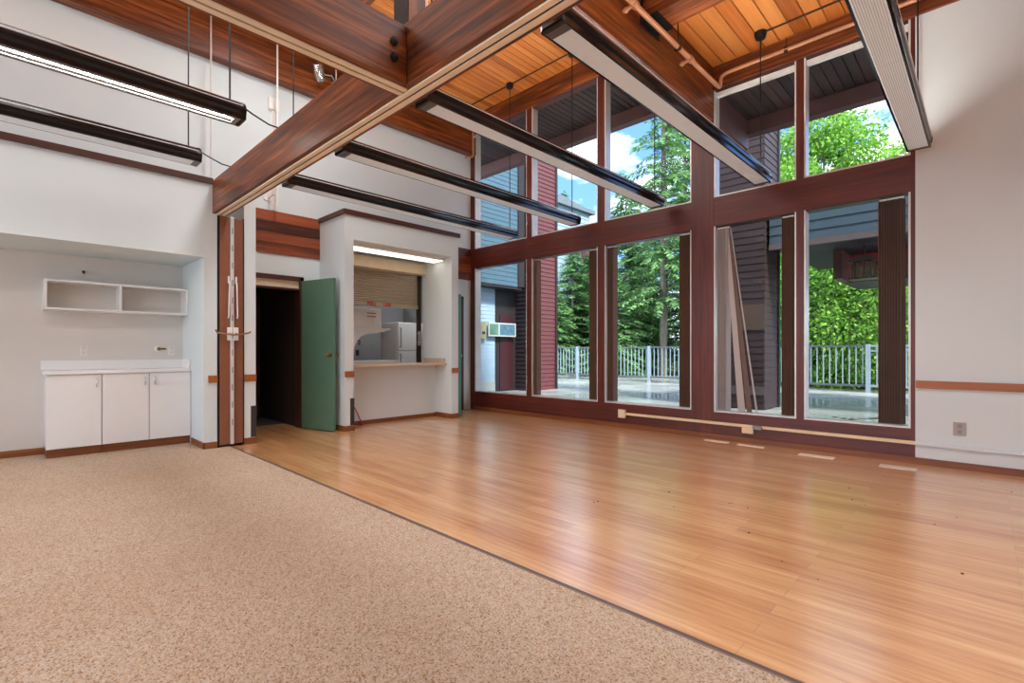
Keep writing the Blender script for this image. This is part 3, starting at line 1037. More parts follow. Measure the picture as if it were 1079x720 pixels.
nl = thing('niche_lamp', 'warm lit strip lamp under the top of the serving hatch', 'lamp', (-6.62, 4.25, 2.60))
MB().rbox(-6.77, -6.49, 3.40, 5.09, 2.602, 2.649, 0.006).build('lamp_body', PWHITE, nl)
box(-6.76, -6.50, 3.42, 5.07, 2.594, 2.602).build('lens', NICHEM, nl)

# kitchen contents
fr_ = thing('refrigerator', 'white refrigerator in the kitchen behind the hatch', 'refrigerator', (-8.3, 5.5, 0.0))
MB().rbox(-8.62, -8.06, 5.18, 5.86, 0.0, 1.65, 0.012).build('body', APPL, fr_)
for z0, z1 in ((0.06, 1.10), (1.115, 1.65)):
    dr = MB().rbox(-8.058, -8.0, 5.18, 5.86, z0, z1, 0.012).build('door', APPL, fr_)
    h0 = z0 + 0.62 if z0 < 1 else z0 + 0.06
    MB().tube([(-8.0, 5.22, h0), (-7.965, 5.22, h0 + 0.01), (-7.96, 5.22, h0 + 0.2), (-7.965, 5.22, h0 + 0.36), (-8.0, 5.22, h0 + 0.37)], 0.010, 8).build('handle', GREY, dr, True)
ksh = thing('bracket_shelf', 'white kitchen shelf on a curved bracket left in the hatch', 'shelf', (-7.7, 3.9, 1.47))
MB().rbox(-7.95, -7.5, 3.16, 4.70, 1.47, 1.50, 0.004).build('board', LAMI, ksh)
MB().prism([(3.16, 1.47), (4.66, 1.47), (4.62, 1.448), (4.45, 1.412), (4.25, 1.388), (4.14, 1.345), (4.08, 1.275), (4.03, 1.17), (4.0, 1.05), (3.16, 1.05)], 'x', -7.56, -7.52).build('bracket', LAMI, ksh)
mw = thing('microwave_oven', 'white microwave on the kitchen shelf behind the hatch', 'microwave', (-7.72, 4.3, 1.50))
MB().rbox(-7.93, -7.53, 3.98, 4.54, 1.50, 1.83, 0.01).build('case', APPL, mw)
box(-7.53, -7.522, 4.0, 4.40, 1.53, 1.80).build('door', PWHITE, mw)
lab = MB()
for dz in (0.0, 0.055):
    lab.box(-7.5225, -7.520, 4.26, 4.43, 1.68 + dz, 1.70 + dz)
lab.build('print_lines', GREY, mw)
tag(MB().rbox(-8.0, -7.42, 3.16, 4.86, 0.90, 0.94, 0.005).box(-7.98, -7.46, 3.16, 4.84, 0.0, 0.90).build('kitchen_counter', LAMI),
    'white kitchen counter just behind the hatch', 'counter')
outlet('dark outlet on the kitchen wall under the shelf', 'x', -9.3, 5.09, 1.28, 1, GREY, DKGREY)
outlet('beige outlet on the kitchen wall below the dark one', 'x', -9.3, 5.05, 1.07, 1, BRONZE, DKGREY)
kl = thing('ceiling_light', 'light panel on the kitchen ceiling behind the hatch', 'lamp', (-7.7, 5.45, 2.68))
MB().rbox(-7.95, -7.45, 4.9, 6.0, 2.70, 2.75, 0.006).build('frame', PWHITE, kl)
box(-7.92, -7.48, 4.93, 5.97, 2.692, 2.70).build('diffuser', emit('kitchen_panel', (1, 0.98, 0.95, 1), 6.5), kl)

# ================================================================== SMALL WALL THINGS
outlet('grey outlet low on the right white wall', 'y', YW - 0.004, -0.19, 0.375, -1, plain('outlet_grey', srgb(170, 162, 152), 0.5), GREY, 0.125, 0.09)
rw = thing('cable_raceway', 'long thin cable duct running low under the windows and along the white wall', 'cable duct', (-0.5, YW - 0.02, 0.188))
MB().rbox(-3.715, -0.51, YW - 0.030, YW - 0.002, 0.188, 0.222, 0.004).build('cream_section', CREAM, rw)
MB().rbox(-0.51, XR, YW - 0.030, YW - 0.006, 0.188, 0.222, 0.004).build('white_section', WHITE, rw)
jb = thing('junction_box', 'cream box at the left end of the cable duct', 'junction box', (-3.77, YW - 0.03, 0.145), 'cable duct boxes')
MB().rbox(-3.83, -3.715, YW - 0.05, YW, 0.145, 0.265, 0.006).build('box', CREAM, jb)
MB().rbox(-3.805, -3.74, YW - 0.053, YW - 0.049, 0.165, 0.245, 0.0015).build('cover', BEIGE, jb)
jb2 = thing('junction_box', 'cream outlet box under the cable duct below the fourth window', 'junction box', (-2.05, YW - 0.03, 0.12), 'cable duct boxes')
MB().rbox(-2.12, -1.99, YW - 0.055, YW, 0.12, 0.195, 0.006).build('box', CREAM, jb2)
MB().rbox(-2.0, -1.90, YW - 0.06, YW - 0.03, 0.175, 0.225, 0.008).build('grey_plug', GREY, jb2)


def vent(label, x0, x1, y0, y1, mat):
    root = thing('floor_vent', label, 'vent', ((x0 + x1) / 2, (y0 + y1) / 2, 0), 'floor vents along the windows')
    e = MB()
    e.box(x0, x1, y0, y0 + 0.014, 0, 0.006).box(x0, x1, y1 - 0.014, y1, 0, 0.006).box(x0, x0 + 0.014, y0 + 0.014, y1 - 0.014, 0, 0.006).box(x1 - 0.014, x1, y0 + 0.014, y1 - 0.014, 0, 0.006)
    e.build('frame', mat, root)
    g = MB()
    n = 14
    for k in range(n):
        x = x0 + 0.02 + (x1 - x0 - 0.04) * k / (n - 1)
        g.box(x - 0.0075, x + 0.0075, y0 + 0.014, y1 - 0.014, 0.001, 0.005)
    g.box(x0 + 0.014, x1 - 0.014, (y0 + y1) / 2 - 0.005, (y0 + y1) / 2 + 0.005, 0.001, 0.0055)
    g.build('louver', mat, root)
    box(x0 + 0.014, x1 - 0.014, y0 + 0.014, y1 - 0.014, 0.0002, 0.0008).build('duct_opening', DKGREY, root)


VB = plain('vent_beige', srgb(240, 222, 192), 0.45)
VG = plain('vent_grey', srgb(222, 208, 188), 0.45)
vent('beige floor vent under the fourth window, leftmost', -2.53, -2.23, 6.02, 6.09, VB)
vent('beige slatted strip on the floor under the fourth window, second from left', -2.12, -1.83, 5.99, 6.06, VB)  # slatted beige strip, brighter than the floor
vent('beige floor vent in front of the fifth window', -1.45, -1.13, 5.86, 5.97, VB)
vent('greyish floor vent in front of the right post', -0.75, -0.47, 5.82, 5.93, VG)

# sprinkler pipes
def elbow(p, q, r_, n=6):
    return None
sp_ = thing('sprinkler_pipe', 'copper-coloured pipe along the big girder and the window header', 'pipe', (-2.35, 4.0, 4.30))
MB().tube([(-2.35, YB + 0.2, 4.31), (-2.35, 5.98, 4.31)], 0.026, 12).build('main_pipe', COPPER, sp_, True)
MB().tube([(-2.35, 5.93, 4.31), (-2.35, 6.0, 4.31), (-2.35, 6.06, 4.315), (-2.345, 6.08, 4.34), (-2.34, 6.08, 4.41), (-2.33, 6.08, 4.445), (-2.29, 6.08, 4.465), (-2.23, 6.08, 4.47), (XR - 0.02, 6.08, 4.47)], 0.021, 12).build('branch_pipe', COPPER, sp_, True)
for y in (4.06, 5.25):
    MB().tube([(-2.35, y - 0.035, 4.31), (-2.35, y + 0.035, 4.31)], 0.036, 12).build('coupling', COPPER, sp_, True)
    MB().tube([(-2.35, y, 4.31), (-2.47, y, 4.30)], 0.018, 8).ball((-2.44, y, 4.30), 0.027, 10).build('sprinkler_head', COPPER, sp_, True)
MB().tube([(-2.35, 4.95, 4.33), (-2.35, 4.95, ZR - 0.02)], 0.006, 6).tube([(-2.35, 4.95, ZR - 0.025), (-2.35, 4.95, ZR)], 0.028, 12).box(-2.38, -2.32, 4.935, 4.965, 4.276, 4.345).build('hanger', BRONZE, sp_)
MB().tube([(-1.62, 6.08, 4.47), (-1.62, 6.08, 4.60)], 0.006, 6).box(-1.64, -1.60, 6.06, 6.10, 4.44, 4.50).build('hanger', BRONZE, sp_)
sp2 = thing('sprinkler_pipe', 'copper-coloured pipe dropping beside the corner post', 'pipe', (-6.93, 6.1, 4.6))
MB().tube([(-6.93, YB + 0.2, 5.345), (-6.93, 5.95, 5.345)], 0.02, 10).build('main_pipe', COPPER, sp2, True)
MB().tube([(-6.93, 5.93, 5.345), (-6.93, 6.08, 5.345), (-6.93, 6.12, 5.30), (-6.93, 6.12, 4.80), (-6.93, 6.10, 4.74), (-6.93, 6.0, 4.70), (-6.93, 5.94, 4.68)], 0.02, 10).build('drop_pipe', COPPER, sp2, True)
MB().tube([(-6.93, 6.12, 5.1), (-6.80, 6.12, 5.13)], 0.018, 8).ball((-6.80, 6.12, 5.13), 0.028, 8).build('sprinkler_head', ALU, sp2, True)
# ceiling conduits
tag(MB().tube([(-6.9, 5.86, ZL - 0.012), (-2.77, 5.86, ZL - 0.012)], 0.010, 8).build('ceiling_conduit', BRONZE), 'thin dark conduit crossing the high left ceiling', 'conduit', 'conduits on the ceilings')
tag(MB().tube([(-1.82, 5.86, ZR - 0.012), (XR - 0.02, 5.86, ZR - 0.012)], 0.010, 8).build('ceiling_conduit', BRONZE), 'thin dark conduit crossing the lower right ceiling', 'conduit', 'conduits on the ceilings')
# spotlight and conduits on the tall wall
spt = thing('spotlight', 'silver spotlight on the high left beam', 'spotlight', (-6.93, 3.25, 5.1))
hd = Vector((-6.80, 3.10, 5.05)); ax = Vector((0.55, -0.45, 0.75)).normalized()
MB().tube([hd - ax * 0.11, hd - ax * 0.10, hd + ax * 0.10, hd + ax * 0.11], [0.062, 0.070, 0.070, 0.062], 20).build('lamp_head', CHROME, spt, True)
MB().tube([hd - ax * 0.02, (-6.78, 3.28, 5.06), (-6.86, 3.40, 5.02)], 0.012, 8).build('arm', CHROME, spt, True)
MB().rbox(-6.95, -6.90, 3.36, 3.44, 4.96, 5.06, 0.006).tube([(-6.90, 3.40, 5.01), (-6.86, 3.40, 5.02)], 0.02, 10).build('bracket', ALU, spt)
tag(MB().tube([(-6.93, 3.42, 4.82), (-6.93, 3.42, 4.95)], 0.012, 8).tube([(-6.935, 3.42, 4.70), (-6.93, 3.42, 4.83)], 0.012, 8).tube([(-6.93, 3.42, 5.065), (-6.93, 3.42, 5.34)], 0.012, 8).build('wall_conduit', PWHITE), 'white conduit behind the silver spotlight', 'conduit', 'white wall conduits')
def px_y(px, x):
    u = (px - 539.5) / 518.4
    return x / (-.6953 + .7187 * u) * (.7187 + .6953 * u)
y1_ = px_y(292.5, -6.93)
tag(MB().tube([(-6.935, y1_, CAP), (-6.935, y1_, 5.34)], 0.012, 8).build('wall_conduit', PWHITE), 'white conduit beside the small white box high on the wall', 'conduit', 'white wall conduits')
y2_ = px_y(222.5, -6.93)
tag(MB().tube([(-6.935, y2_, CAP), (-6.935, y2_, 5.34)], 0.010, 8).build('wall_conduit', ALU), 'thin grey conduit left of the nearer lit lamp end', 'conduit', 'white wall conduits')
y3_ = px_y(287.5, XL)
wb = thing('wall_box', 'small white box with a duct high on the tall wall', 'junction box', (XL + 0.03, y3_, 4.45))
MB().rbox(XL, XL + 0.06, y3_ - 0.07, y3_ + 0.07, 4.42, 4.58, 0.006).build('box', PWHITE, wb)
MB().rbox(XL, XL + 0.025, y3_ - 0.022, y3_ + 0.022, CAP, 4.42, 0.003).build('duct', PWHITE, wb)
y4_ = px_y(285.5, XL + 0.1)
eb = thing('hanging_bracket', 'small white bracket on the tall wall above the doorway', 'bracket', (XL + 0.1, y4_, 3.2))
MB().box(XL, XL + 0.24, y4_ - 0.01, y4_ + 0.01, 3.20, 3.215).box(XL, XL + 0.012, y4_ - 0.06, y4_ + 0.06, 3.17, 3.33).build('plate', PWHITE, eb)
MB().tube([(XL + 0.14, y4_, 3.215), (XL + 0.14, y4_, 3.36), (XL, y4_, 3.36)], 0.008, 8).build('stem', ALU, eb)

# ================================================================== VERTICAL BLINDS
def blind(label, x0, x1, z0, z1, n, mat=None, y=YW + 0.06, ang=68):
    root = thing('vertical_blind', label, 'blind', ((x0 + x1) / 2, y, z0), 'stacked vertical blinds')
    a = R(ang)
    for k in range(n):
        x = x0 + (x1 - x0) * (k + 0.5) / n
        hx, hy = 0.042 * math.cos(a), 0.042 * math.sin(a)
        th = 0.0025
        nx, ny = -math.sin(a) * th, math.cos(a) * th
        MB().prism([(x - hx - nx, y - hy - ny), (x + hx - nx, y + hy - ny), (x + hx + nx, y + hy + ny), (x - hx + nx, y - hy + ny)], 'z', z0 + 0.005, z1 - 0.02).build('slat', mat or BLIND, root)
    box(x0, x1, y - 0.02, y + 0.02, z1 - 0.02, z1).build('head_rail', ALU, root)
    return root


ZB0, ZB1 = ZS + 0.022, ZT0 - 0.02
blind('brown blind bunched at the left of the second lower window', -5.50, -5.42, ZB0, ZB1, 4)
blind('brown blind bunched at the right of the second lower window', -4.37, -4.235, ZB0, ZB1, 6)
blind('dark blind bunched at the left of the third lower window', -4.05, -3.93, ZB0, ZB1, 5)
blind('brown blind bunched at the right of the third lower window', -2.93, -2.80, ZB0, ZB1, 6)
blind('brown blind bunched at the right of the fourth lower window', -1.70, -1.585, ZB0, ZB1, 5)
blind('wide brown blind bunched at the right of the fifth lower window', -0.80, -0.60, ZB0, ZB1, 9)
blind('grey blind bunched at the left of the fourth lower window', -2.44, -2.30, ZB0, ZB1, 4, BLINDG)
for (xt, xb, wdt, lb, mt) in ((-2.36, -2.20, 0.085, 'grey blind slat hanging askew, left of the leaning ones', BLINDG),
                              (-2.33, -2.10, 0.06, 'brown blind slat slanting across the fourth lower window', BLIND),
                              (-2.30, -2.0, 0.02, 'thin grey blind slat edge-on, rightmost of the slanting ones', BLINDG)):
    s_ = MB()
    y_ = YW + 0.055 + (xt + 2.36) * 0.35
    v = [(xt, y_, ZB1 - 0.02), (xt + wdt * 0.5, y_, ZB1 - 0.02), (xb + wdt, y_, ZB0), (xb, y_, ZB0)]
    v += [(q[0], q[1] + 0.004, q[2]) for q in v]
    s_.add(v, [(0, 1, 2, 3), (7, 6, 5, 4), (0, 4, 5, 1), (1, 5, 6, 2), (2, 6, 7, 3), (3, 7, 4, 0)])
    tag(s_.build('blind_slat', mt), lb, 'blind slat', 'loose blind slats')

# floor crumbs
random.seed(4)
cb = MB()
for (px, py) in ((768, 531), (771, 531), (788, 536), (824, 592), (862, 611), (1008, 546), (1014, 605), (895, 515), (898, 527), (1035, 508), (1066, 519), (985, 553),
                 (918, 515), (946, 532), (710, 535), (705, 519), (789, 562), (626, 530), (630, 529), (912, 533)):
    dz_ = 1.1 * 518.4 / (py - 370.3)
    u = (px - 539.5) / 518.4
    cx_, cy_ = dz_ * (-.6953 + .7187 * u), dz_ * (.7187 + .6953 * u)
    cb.ball((cx_, cy_, 0.0025), random.uniform(0.004, 0.008), 6, (1, 0.8, 0.4))
tag(cb.build('floor_crumbs', DKGREY), 'dark crumbs scattered on the oak floor', 'crumbs', kind='stuff')

# ================================================================== OUTSIDE
struct('terrace', box(-30, 30, YW + D, 21, -0.3, 0.0), CONC, 'wet grey concrete terrace behind the windows', 'terrace')
GRND = plain('forest_ground', srgb(84, 92, 56), 0.9, var=0.2)
struct('ground', box(-90, 90, 21, 120, -0.5, -0.05), GRND, 'ground under the trees', 'ground')
struct('terrace_joint', MB().add([(-1.98, 8.55, 0.001), (-1.93, 8.53, 0.001), (-2.6 + 3.2, 14.5, 0.001), (-2.66 + 3.2, 14.5, 0.001), (-1.98, 8.55, -.01), (-1.93, 8.53, -.01), (.6, 14.5, -.01), (.54, 14.5, -.01)],
       [(0, 1, 2, 3), (7, 6, 5, 4), (0, 4, 5, 1), (1, 5, 6, 2), (2, 6, 7, 3), (3, 7, 4, 0)]), DKGREY, 'dark joint line across the terrace', 'joint')
# roof overhang outside
ov = planks(-12.0, -2.5, YW + D, 7.4, 5.22, 0.11)
struct('ceiling_soffit', ov, SOFFIT, 'dark boarded soffit outside the tall left windows', 'soffit')
struct('ceiling_soffit_right', planks(-2.5, 8, YW + D, 7.4, 4.40, 0.11), SOFFIT, 'dark boarded soffit outside the right windows', 'soffit')
struct('roof', box(-12, -2.4, YW + D, 7.55, 5.255, 5.5).box(-2.5, 8, YW + D, 7.55, 4.435, 4.7), DARKEXT, 'roof edge above the outside soffits', 'roof')
struct('trim_19', box(-12, -2.4, 7.4, 7.56, 5.0, 5.5), FASCIA, 'brown fascia board outside the tall left windows', 'fascia')
struct('trim_20', box(-2.5, 8, 7.4, 7.56, 4.2, 4.7), FASCIA, 'brown fascia board outside the right windows', 'fascia')
struct('trim_21', box(-2.76, -2.475, YW + D, 7.45, 4.0, 5.2), FASCIA, 'end of the big girder outside the windows', 'beam')

# left wing: upper blue wall, recessed entry, red pier
bl = thing('building_wing', 'blue and red sided wing outside the first and second window', 'building', (-9.6, 9.5, 0))
clap(MB(), 'x', -9.2, 7.5, 9.72, 2.85, 7.0, 1, 0.12, 0.014).build('blue_upper_wall', SIDEB, bl)
clap(MB(), 'x', -9.6, 7.5, 9.25, 0.28, 2.8, 1, 0.10, 0.012).build('pale_lower_wall', SIDEL, bl)
box(-9.9, -9.58, 7.5, 9.25, 0, 0.28).build('concrete_curb', CONC, bl)
box(-9.9, -9.2, 7.5, 9.9, 2.78, 2.85).build('soffit', DARKEXT, bl)
box(-9.45, -9.15, 9.72, 9.95, 2.85, 7.0).build('corner_board', DARKEXT, bl)
box(-10.2, -9.9, 7.5, 11.0, 0, 7.0).build('back_wall', DARKEXT, bl)
e_ = box(-9.9, -9.62, 9.26, 10.15, 0, 2.78).build('dark_entry', DARKEXT, bl)
box(-9.62, -9.60, 9.45, 9.95, 0.05, 2.1).build('entry_door', plain('maroon_door', srgb(56, 20, 24), 0.5), e_)
rp = clap(MB(), 'x', -9.1, 10.1, 11.22, 0.0, 7.0, 1, 0.12).build('red_pier', SIDER, bl)
clap(MB(), 'y', 10.1, -9.9, -9.1, 0.0, 7.0, -1, 0.12).build('dark_return', DARKEXT, bl)
box(-9.16, -9.06, 11.2, 11.29, 0.0, 7.0).build('corner_board', DARKEXT, bl)
lt = thing('wall_lantern', 'dark square lantern on the pale siding outside the first window', 'lantern', (-9.52, 8.35, 1.9))
MB().rbox(-9.59, -9.42, 8.25, 8.48, 1.72, 2.02, 0.01).build('body', GREY, lt)
box(-9.60, -9.58, 8.28, 8.45, 1.78, 1.96).build('back_plate', DKGREY, lt)
ib = thing('wall_meter_box', 'beige meter box beside the white-framed board outside', 'meter box', (-9.52, 8.72, 1.5))
MB().rbox(-9.59, -9.48, 8.62, 8.84, 1.42, 1.86, 0.01).build('body', plain('meter_beige', srgb(150, 146, 112), 0.5), ib)
MB().box(-9.48, -9.474, 8.68, 8.78, 1.55, 1.62).build('window', DKGREY, ib)
sg = thing('framed_board', 'white-framed board with green and blue panels outside the first window', 'sign', (-9.3, 9.4, 1.5))
MB().box(-9.50, -9.47, 8.90, 9.95, 1.50, 1.87).build('frame', plain('board_frame', srgb(176, 178, 178), 0.5), sg)  # framed board with mottled green and blue fields
box(-9.47, -9.465, 8.94, 9.26, 1.54, 1.83).build('green_panel', plain('board_green', srgb(84, 122, 104), 0.5, var=0.3, scale=9), sg)
box(-9.47, -9.465, 9.32, 9.90, 1.54, 1.83).build('blue_panel', plain('board_blue', srgb(74, 110, 128), 0.5, var=0.3, scale=9), sg)
sp3 = MB()
for yy in (9.0, 9.85):
    sp3.tube([(-9.62, yy, 1.68), (-9.48, yy, 1.68)], 0.02, 8)
sp3.build('standoff', GREY, sg)

# brown sided chimney stack
ch = thing('chimney_stack', 'tall brown sided stack standing outside the fourth window', 'chimney', (-3.5, 10.2, 0))
clap(MB(), 'y', 9.82, -4.05, -2.99, 0.02, 7.5, -1, 0.13, 0.016).build('front_wall', SIDED, ch)
clap(MB(), 'x', -2.99, 9.82, 10.62, 0.02, 7.5, 1, 0.13, 0.016).build('side_wall', SIDED, ch)
box(-4.05, -3.05, 9.9, 10.62, 0.0, 7.5).build('core', DARKEXT, ch)
box(-3.02, -2.95, 10.6, 10.68, 0.0, 7.5).build('corner_board', DARKEXT, ch)
box(-4.06, -2.965, 9.786, 9.80, 1.50, 1.98).build('pale_band', plain('band_brown', srgb(78, 58, 46), 0.6), ch)  # band lighter than the siding around it
box(-4.06, -2.965, 9.786, 9.80, 0.28, 0.44).build('pale_band', plain('band_grey', srgb(74, 66, 66), 0.6), ch)

# canopy with blue siding and red box
cp = thing('canopy', 'blue sided canopy with a red lower box outside the fifth window', 'canopy', (0, 11, 2.7))
clap(MB(), 'y', 9.95, -2.93, 7.0, 3.08, 3.75, -1, 0.17, 0.02).build('blue_fascia', plain('dull_blue_siding', srgb(50, 68, 78), 0.6), cp)
box(-2.93, 7.0, 9.90, 9.98, 2.98, 3.08).build('edge_board', plain('edge_grey', srgb(88, 76, 74), 0.6), cp)
box(-2.93, 7.0, 9.98, 13.6, 3.06, 3.75).build('deck', DARKEXT, cp)
rbx = MB()
clap(rbx, 'y', 12.0, -2.02, 7.0, 2.55, 3.06, -1, 0.12, 0.012)
rbx.build('red_wall', plain('shaded_box_red', srgb(128, 46, 44), 0.6), cp)
box(-2.16, -2.02, 11.2, 12.1, 2.50, 3.06).build('corner_post', FASCIA, cp)
box(-2.1, 7.0, 11.98, 13.4, 2.49, 2.55).build('bottom_board', DARKEXT, cp)
box(-2.02, 7.0, 11.94, 11.98, 2.49, 2.55).build('edge_trim', FASCIA, cp)
for x in (1.2, 5.8):
    box(x, x + 0.25, 12.2, 12.45, 0.0, 2.5).build('post', FASCIA, cp)
ln = thing('hanging_lantern', 'dark wooden lantern hanging under the canopy', 'lantern', (-1.72, 11.0, 2.45))
LX, LY, LZ = -1.63, 11.0, 2.42
MB().prism([(LX - 0.24, LZ + 0.32), (LX + 0.24, LZ + 0.32), (LX + 0.1, LZ + 0.40), (LX - 0.1, LZ + 0.40)], 'y', LY - 0.2, LY + 0.2).build('cap', DARKDOOR, ln)
MB().box(LX - 0.22, LX + 0.22, LY - 0.18, LY + 0.18, LZ, LZ + 0.03).build('tray', BRONZE, ln)
m_ = MB()
for sx in (-0.16, 0, 0.16):
    for sy in (-0.14, 0.14):
        m_.box(LX + sx - 0.02, LX + sx + 0.02, LY + sy - 0.02, LY + sy + 0.02, LZ + 0.03, LZ + 0.32)
m_.build('bar', BRONZE, ln)
box(LX - 0.12, LX + 0.12, LY - 0.1, LY + 0.1, LZ + 0.03, LZ + 0.32).build('lamp_core', plain('lantern_core', srgb(96, 76, 56), 0.6), ln)
MB().tube([(LX, LY, LZ + 0.40), (LX, LY, 3.06)], 0.012, 6).build('chain', BRONZE, ln)

# distant house
hs = thing('house', 'pale house with a grey roof beyond the railing, behind the second upper window', 'house', (-17.5, 22.5, 0))
clap(MB(), 'x', -17.0, 18.4, 24.2, 0, 9.2, 1, 0.26, 0.03).build('side_wall', SIDEL, hs)
clap(MB(), 'y', 18.4, -24, -17.0, 0, 9.2, -1, 0.26, 0.03).build('front_wall', SIDEL, hs)
box(-24, -17.06, 18.5, 24.2, 0, 9.2).build('core', SIDEL, hs)
MB().box(-24.3, -16.75, 18.1, 24.45, 9.2, 9.42).prism([(18.3, 9.42), (24.3, 9.42), (21.3, 9.75)], 'x', -24.2, -16.9).build('roof', plain('grey_shingles', srgb(110, 120, 130), 0.8), hs)
box(-17.0, -16.9, 23.3, 24.25, 0, 8.35).build('red_panel', SIDER, hs)

# railing
def railing(label, x0, x1, y, gate=False):
    root = thing('railing_panel', label, 'railing', ((x0 + x1) / 2, y, 0), 'pale blue railing panels')
    zt, zb = 1.27, 0.14
    (MB().box(x0, x1, y - 0.025, y + 0.025, zt - 0.05, zt)).build('top_rail', GALV if gate else GALVD, root)
    MB().box(x0, x1, y - 0.025, y + 0.025, zb, zb + 0.06).build('bottom_rail', GALV if gate else GALVD, root)
    if gate:
        MB().box(x0, x1, y - 0.02, y + 0.02, zt - 0.18, zt - 0.14).build('upper_rail', GALV, root)
    n = int((x1 - x0) / 0.15)
    for k in range(n):
        x = x0 + (k + 0.5) * (x1 - x0) / n
        box(x - 0.013, x + 0.013, y - 0.013, y + 0.013, zb + 0.06, zt - 0.05).build('picket', GALV, root)
    for x in (x0 + 0.04,):
        box(x - 0.05, x + 0.05, y - 0.06, y + 0.06, 0.0, zt + 0.02).build('post', GALV, root)
    return root


RY = 16.2
edges = [-15.2, -12.0, -8.82, -5.75, -2.36]
for k, lb in enumerate(('pale railing panel behind the second window, beside the red pier', 'pale railing panel behind the second and third window',
                        'pale railing panel behind the third window', 'pale railing panel behind the fourth and fifth window')):
    railing(lb, edges[k], edges[k + 1], RY)
railing('pale railing gate behind the fifth window', -2.36, 1.2, RY, True)
railing('pale railing panel behind the right white wall', 1.2, 4.6, RY)

# fallen leaves on the terrace
lf = MB()
for (px, py) in ((880, 440), (889, 441.5), (897, 442), (918, 441.5), (923, 441.5), (709, 429)):
    dz_ = 1.1 * 518.4 / (py - 370.3)
    u = (px - 539.5) / 518.4
    cx_, cy_ = dz_ * (-.6953 + .7187 * u), dz_ * (.7187 + .6953 * u)
    lf.ball((cx_, cy_, 0.008), 0.035, 6, (1.3, 0.8, 0.25))
tag(lf.build('fallen_leaves', DKGREY), 'dark fallen leaves on the terrace in front of the glass', 'leaves', kind='stuff')


# ------------------------------------------------------------------ trees
def kite_mesh(name, P, Dr, S, ln, wd, mat):
    """n leaf kites: root P, direction Dr, side S"""
    ln = ln[:, None]; wd = wd[:, None]
    a = P
    b_ = P + Dr * ln * 0.45 + S * wd
    c = P + Dr * ln
    d = P + Dr * ln * 0.45 - S * wd
    V = np.stack([a, b_, c, d], 1).reshape(-1, 3)
    n = len(P)
    me = bpy.data.meshes.new(name)
    me.vertices.add(4 * n)
    me.vertices.foreach_set('co', V.astype(np.float32).ravel())
    me.loops.add(4 * n)
    me.loops.foreach_set('vertex_index', np.arange(4 * n, dtype=np.int32))
    me.polygons.add(n)
    me.polygons.foreach_set('loop_start', np.arange(0, 4 * n, 4, dtype=np.int32))
    me.update(calc_edges=True)
    me.materials.append(mat)
    return me


def conifer(seed, H, Rb, z0, dz=0.30, per=7, gap=0.16, tw=0.42, sparse=0.0):
    rng = np.random.default_rng(seed)
    P, Dr, S, L, W = [], [], [], [], []
    tr = MB()
    tr.tube([(0, 0, -0.1), (0.02, 0, H * 0.35), (0, 0.03, H * 0.7), (0, 0, H * 0.98)], [H * 0.0115, H * 0.010, H * 0.006, 0.02], 8)
    z = z0
    while z < H * 0.985:
        f = 1 - (z - z0) / (H - z0)
        for k in range(per):
            if rng.random() < sparse:
                continue
            a = rng.uniform(0, 2 * math.pi)
            Lb = Rb * (f ** 0.8) * rng.uniform(0.65, 1.1) + 0.15
            up = rng.uniform(-0.05, 0.25)
            out = np.array([math.cos(a), math.sin(a), 0.0])
            side = np.array([-out[1], out[0], 0.0])
            zz = z + rng.uniform(-dz, dz) * 0.5
            pts = []
            for s in (0.0, 0.35, 0.7, 1.0):
                pts.append(out * Lb * s + np.array([0, 0, zz + Lb * (up * s - 0.32 * s * s)]))
            if Lb > 0.8:
                tr.tube([tuple(q) for q in pts], [0.012 * Lb + 0.006, 0.009 * Lb + 0.004, 0.006, 0.003], 4, False)
            s = 0.12
            while s < 1.0:
                p = out * Lb * s + np.array([0, 0, zz + Lb * (up * s - 0.32 * s * s)])
                tang = out + np.array([0, 0, up - 0.64 * s])
                for sg_ in (-1, 1):
                    for q_ in range(2):
                        d = tang * rng.uniform(0.3, 0.9) + side * sg_ * rng.uniform(0.35, 1.0) + np.array([0, 0, rng.uniform(-0.65, 0.12)])
                        d /= np.linalg.norm(d)
                        nrm = np.cross(d, np.array([rng.normal(0, .4), rng.normal(0, .4), 1.0]))
                        nrm /= np.linalg.norm(nrm)
                        P.append(p + rng.normal(0, 0.03, 3)); Dr.append(d); S.append(nrm)
                        L.append(tw * rng.uniform(0.6, 1.2) * (1.1 - 0.4 * s)); W.append(rng.uniform(0.03, 0.06))
                s += gap / Lb
        z += dz
    return [np.array(q) for q in (P, Dr, S, L, W)], tr


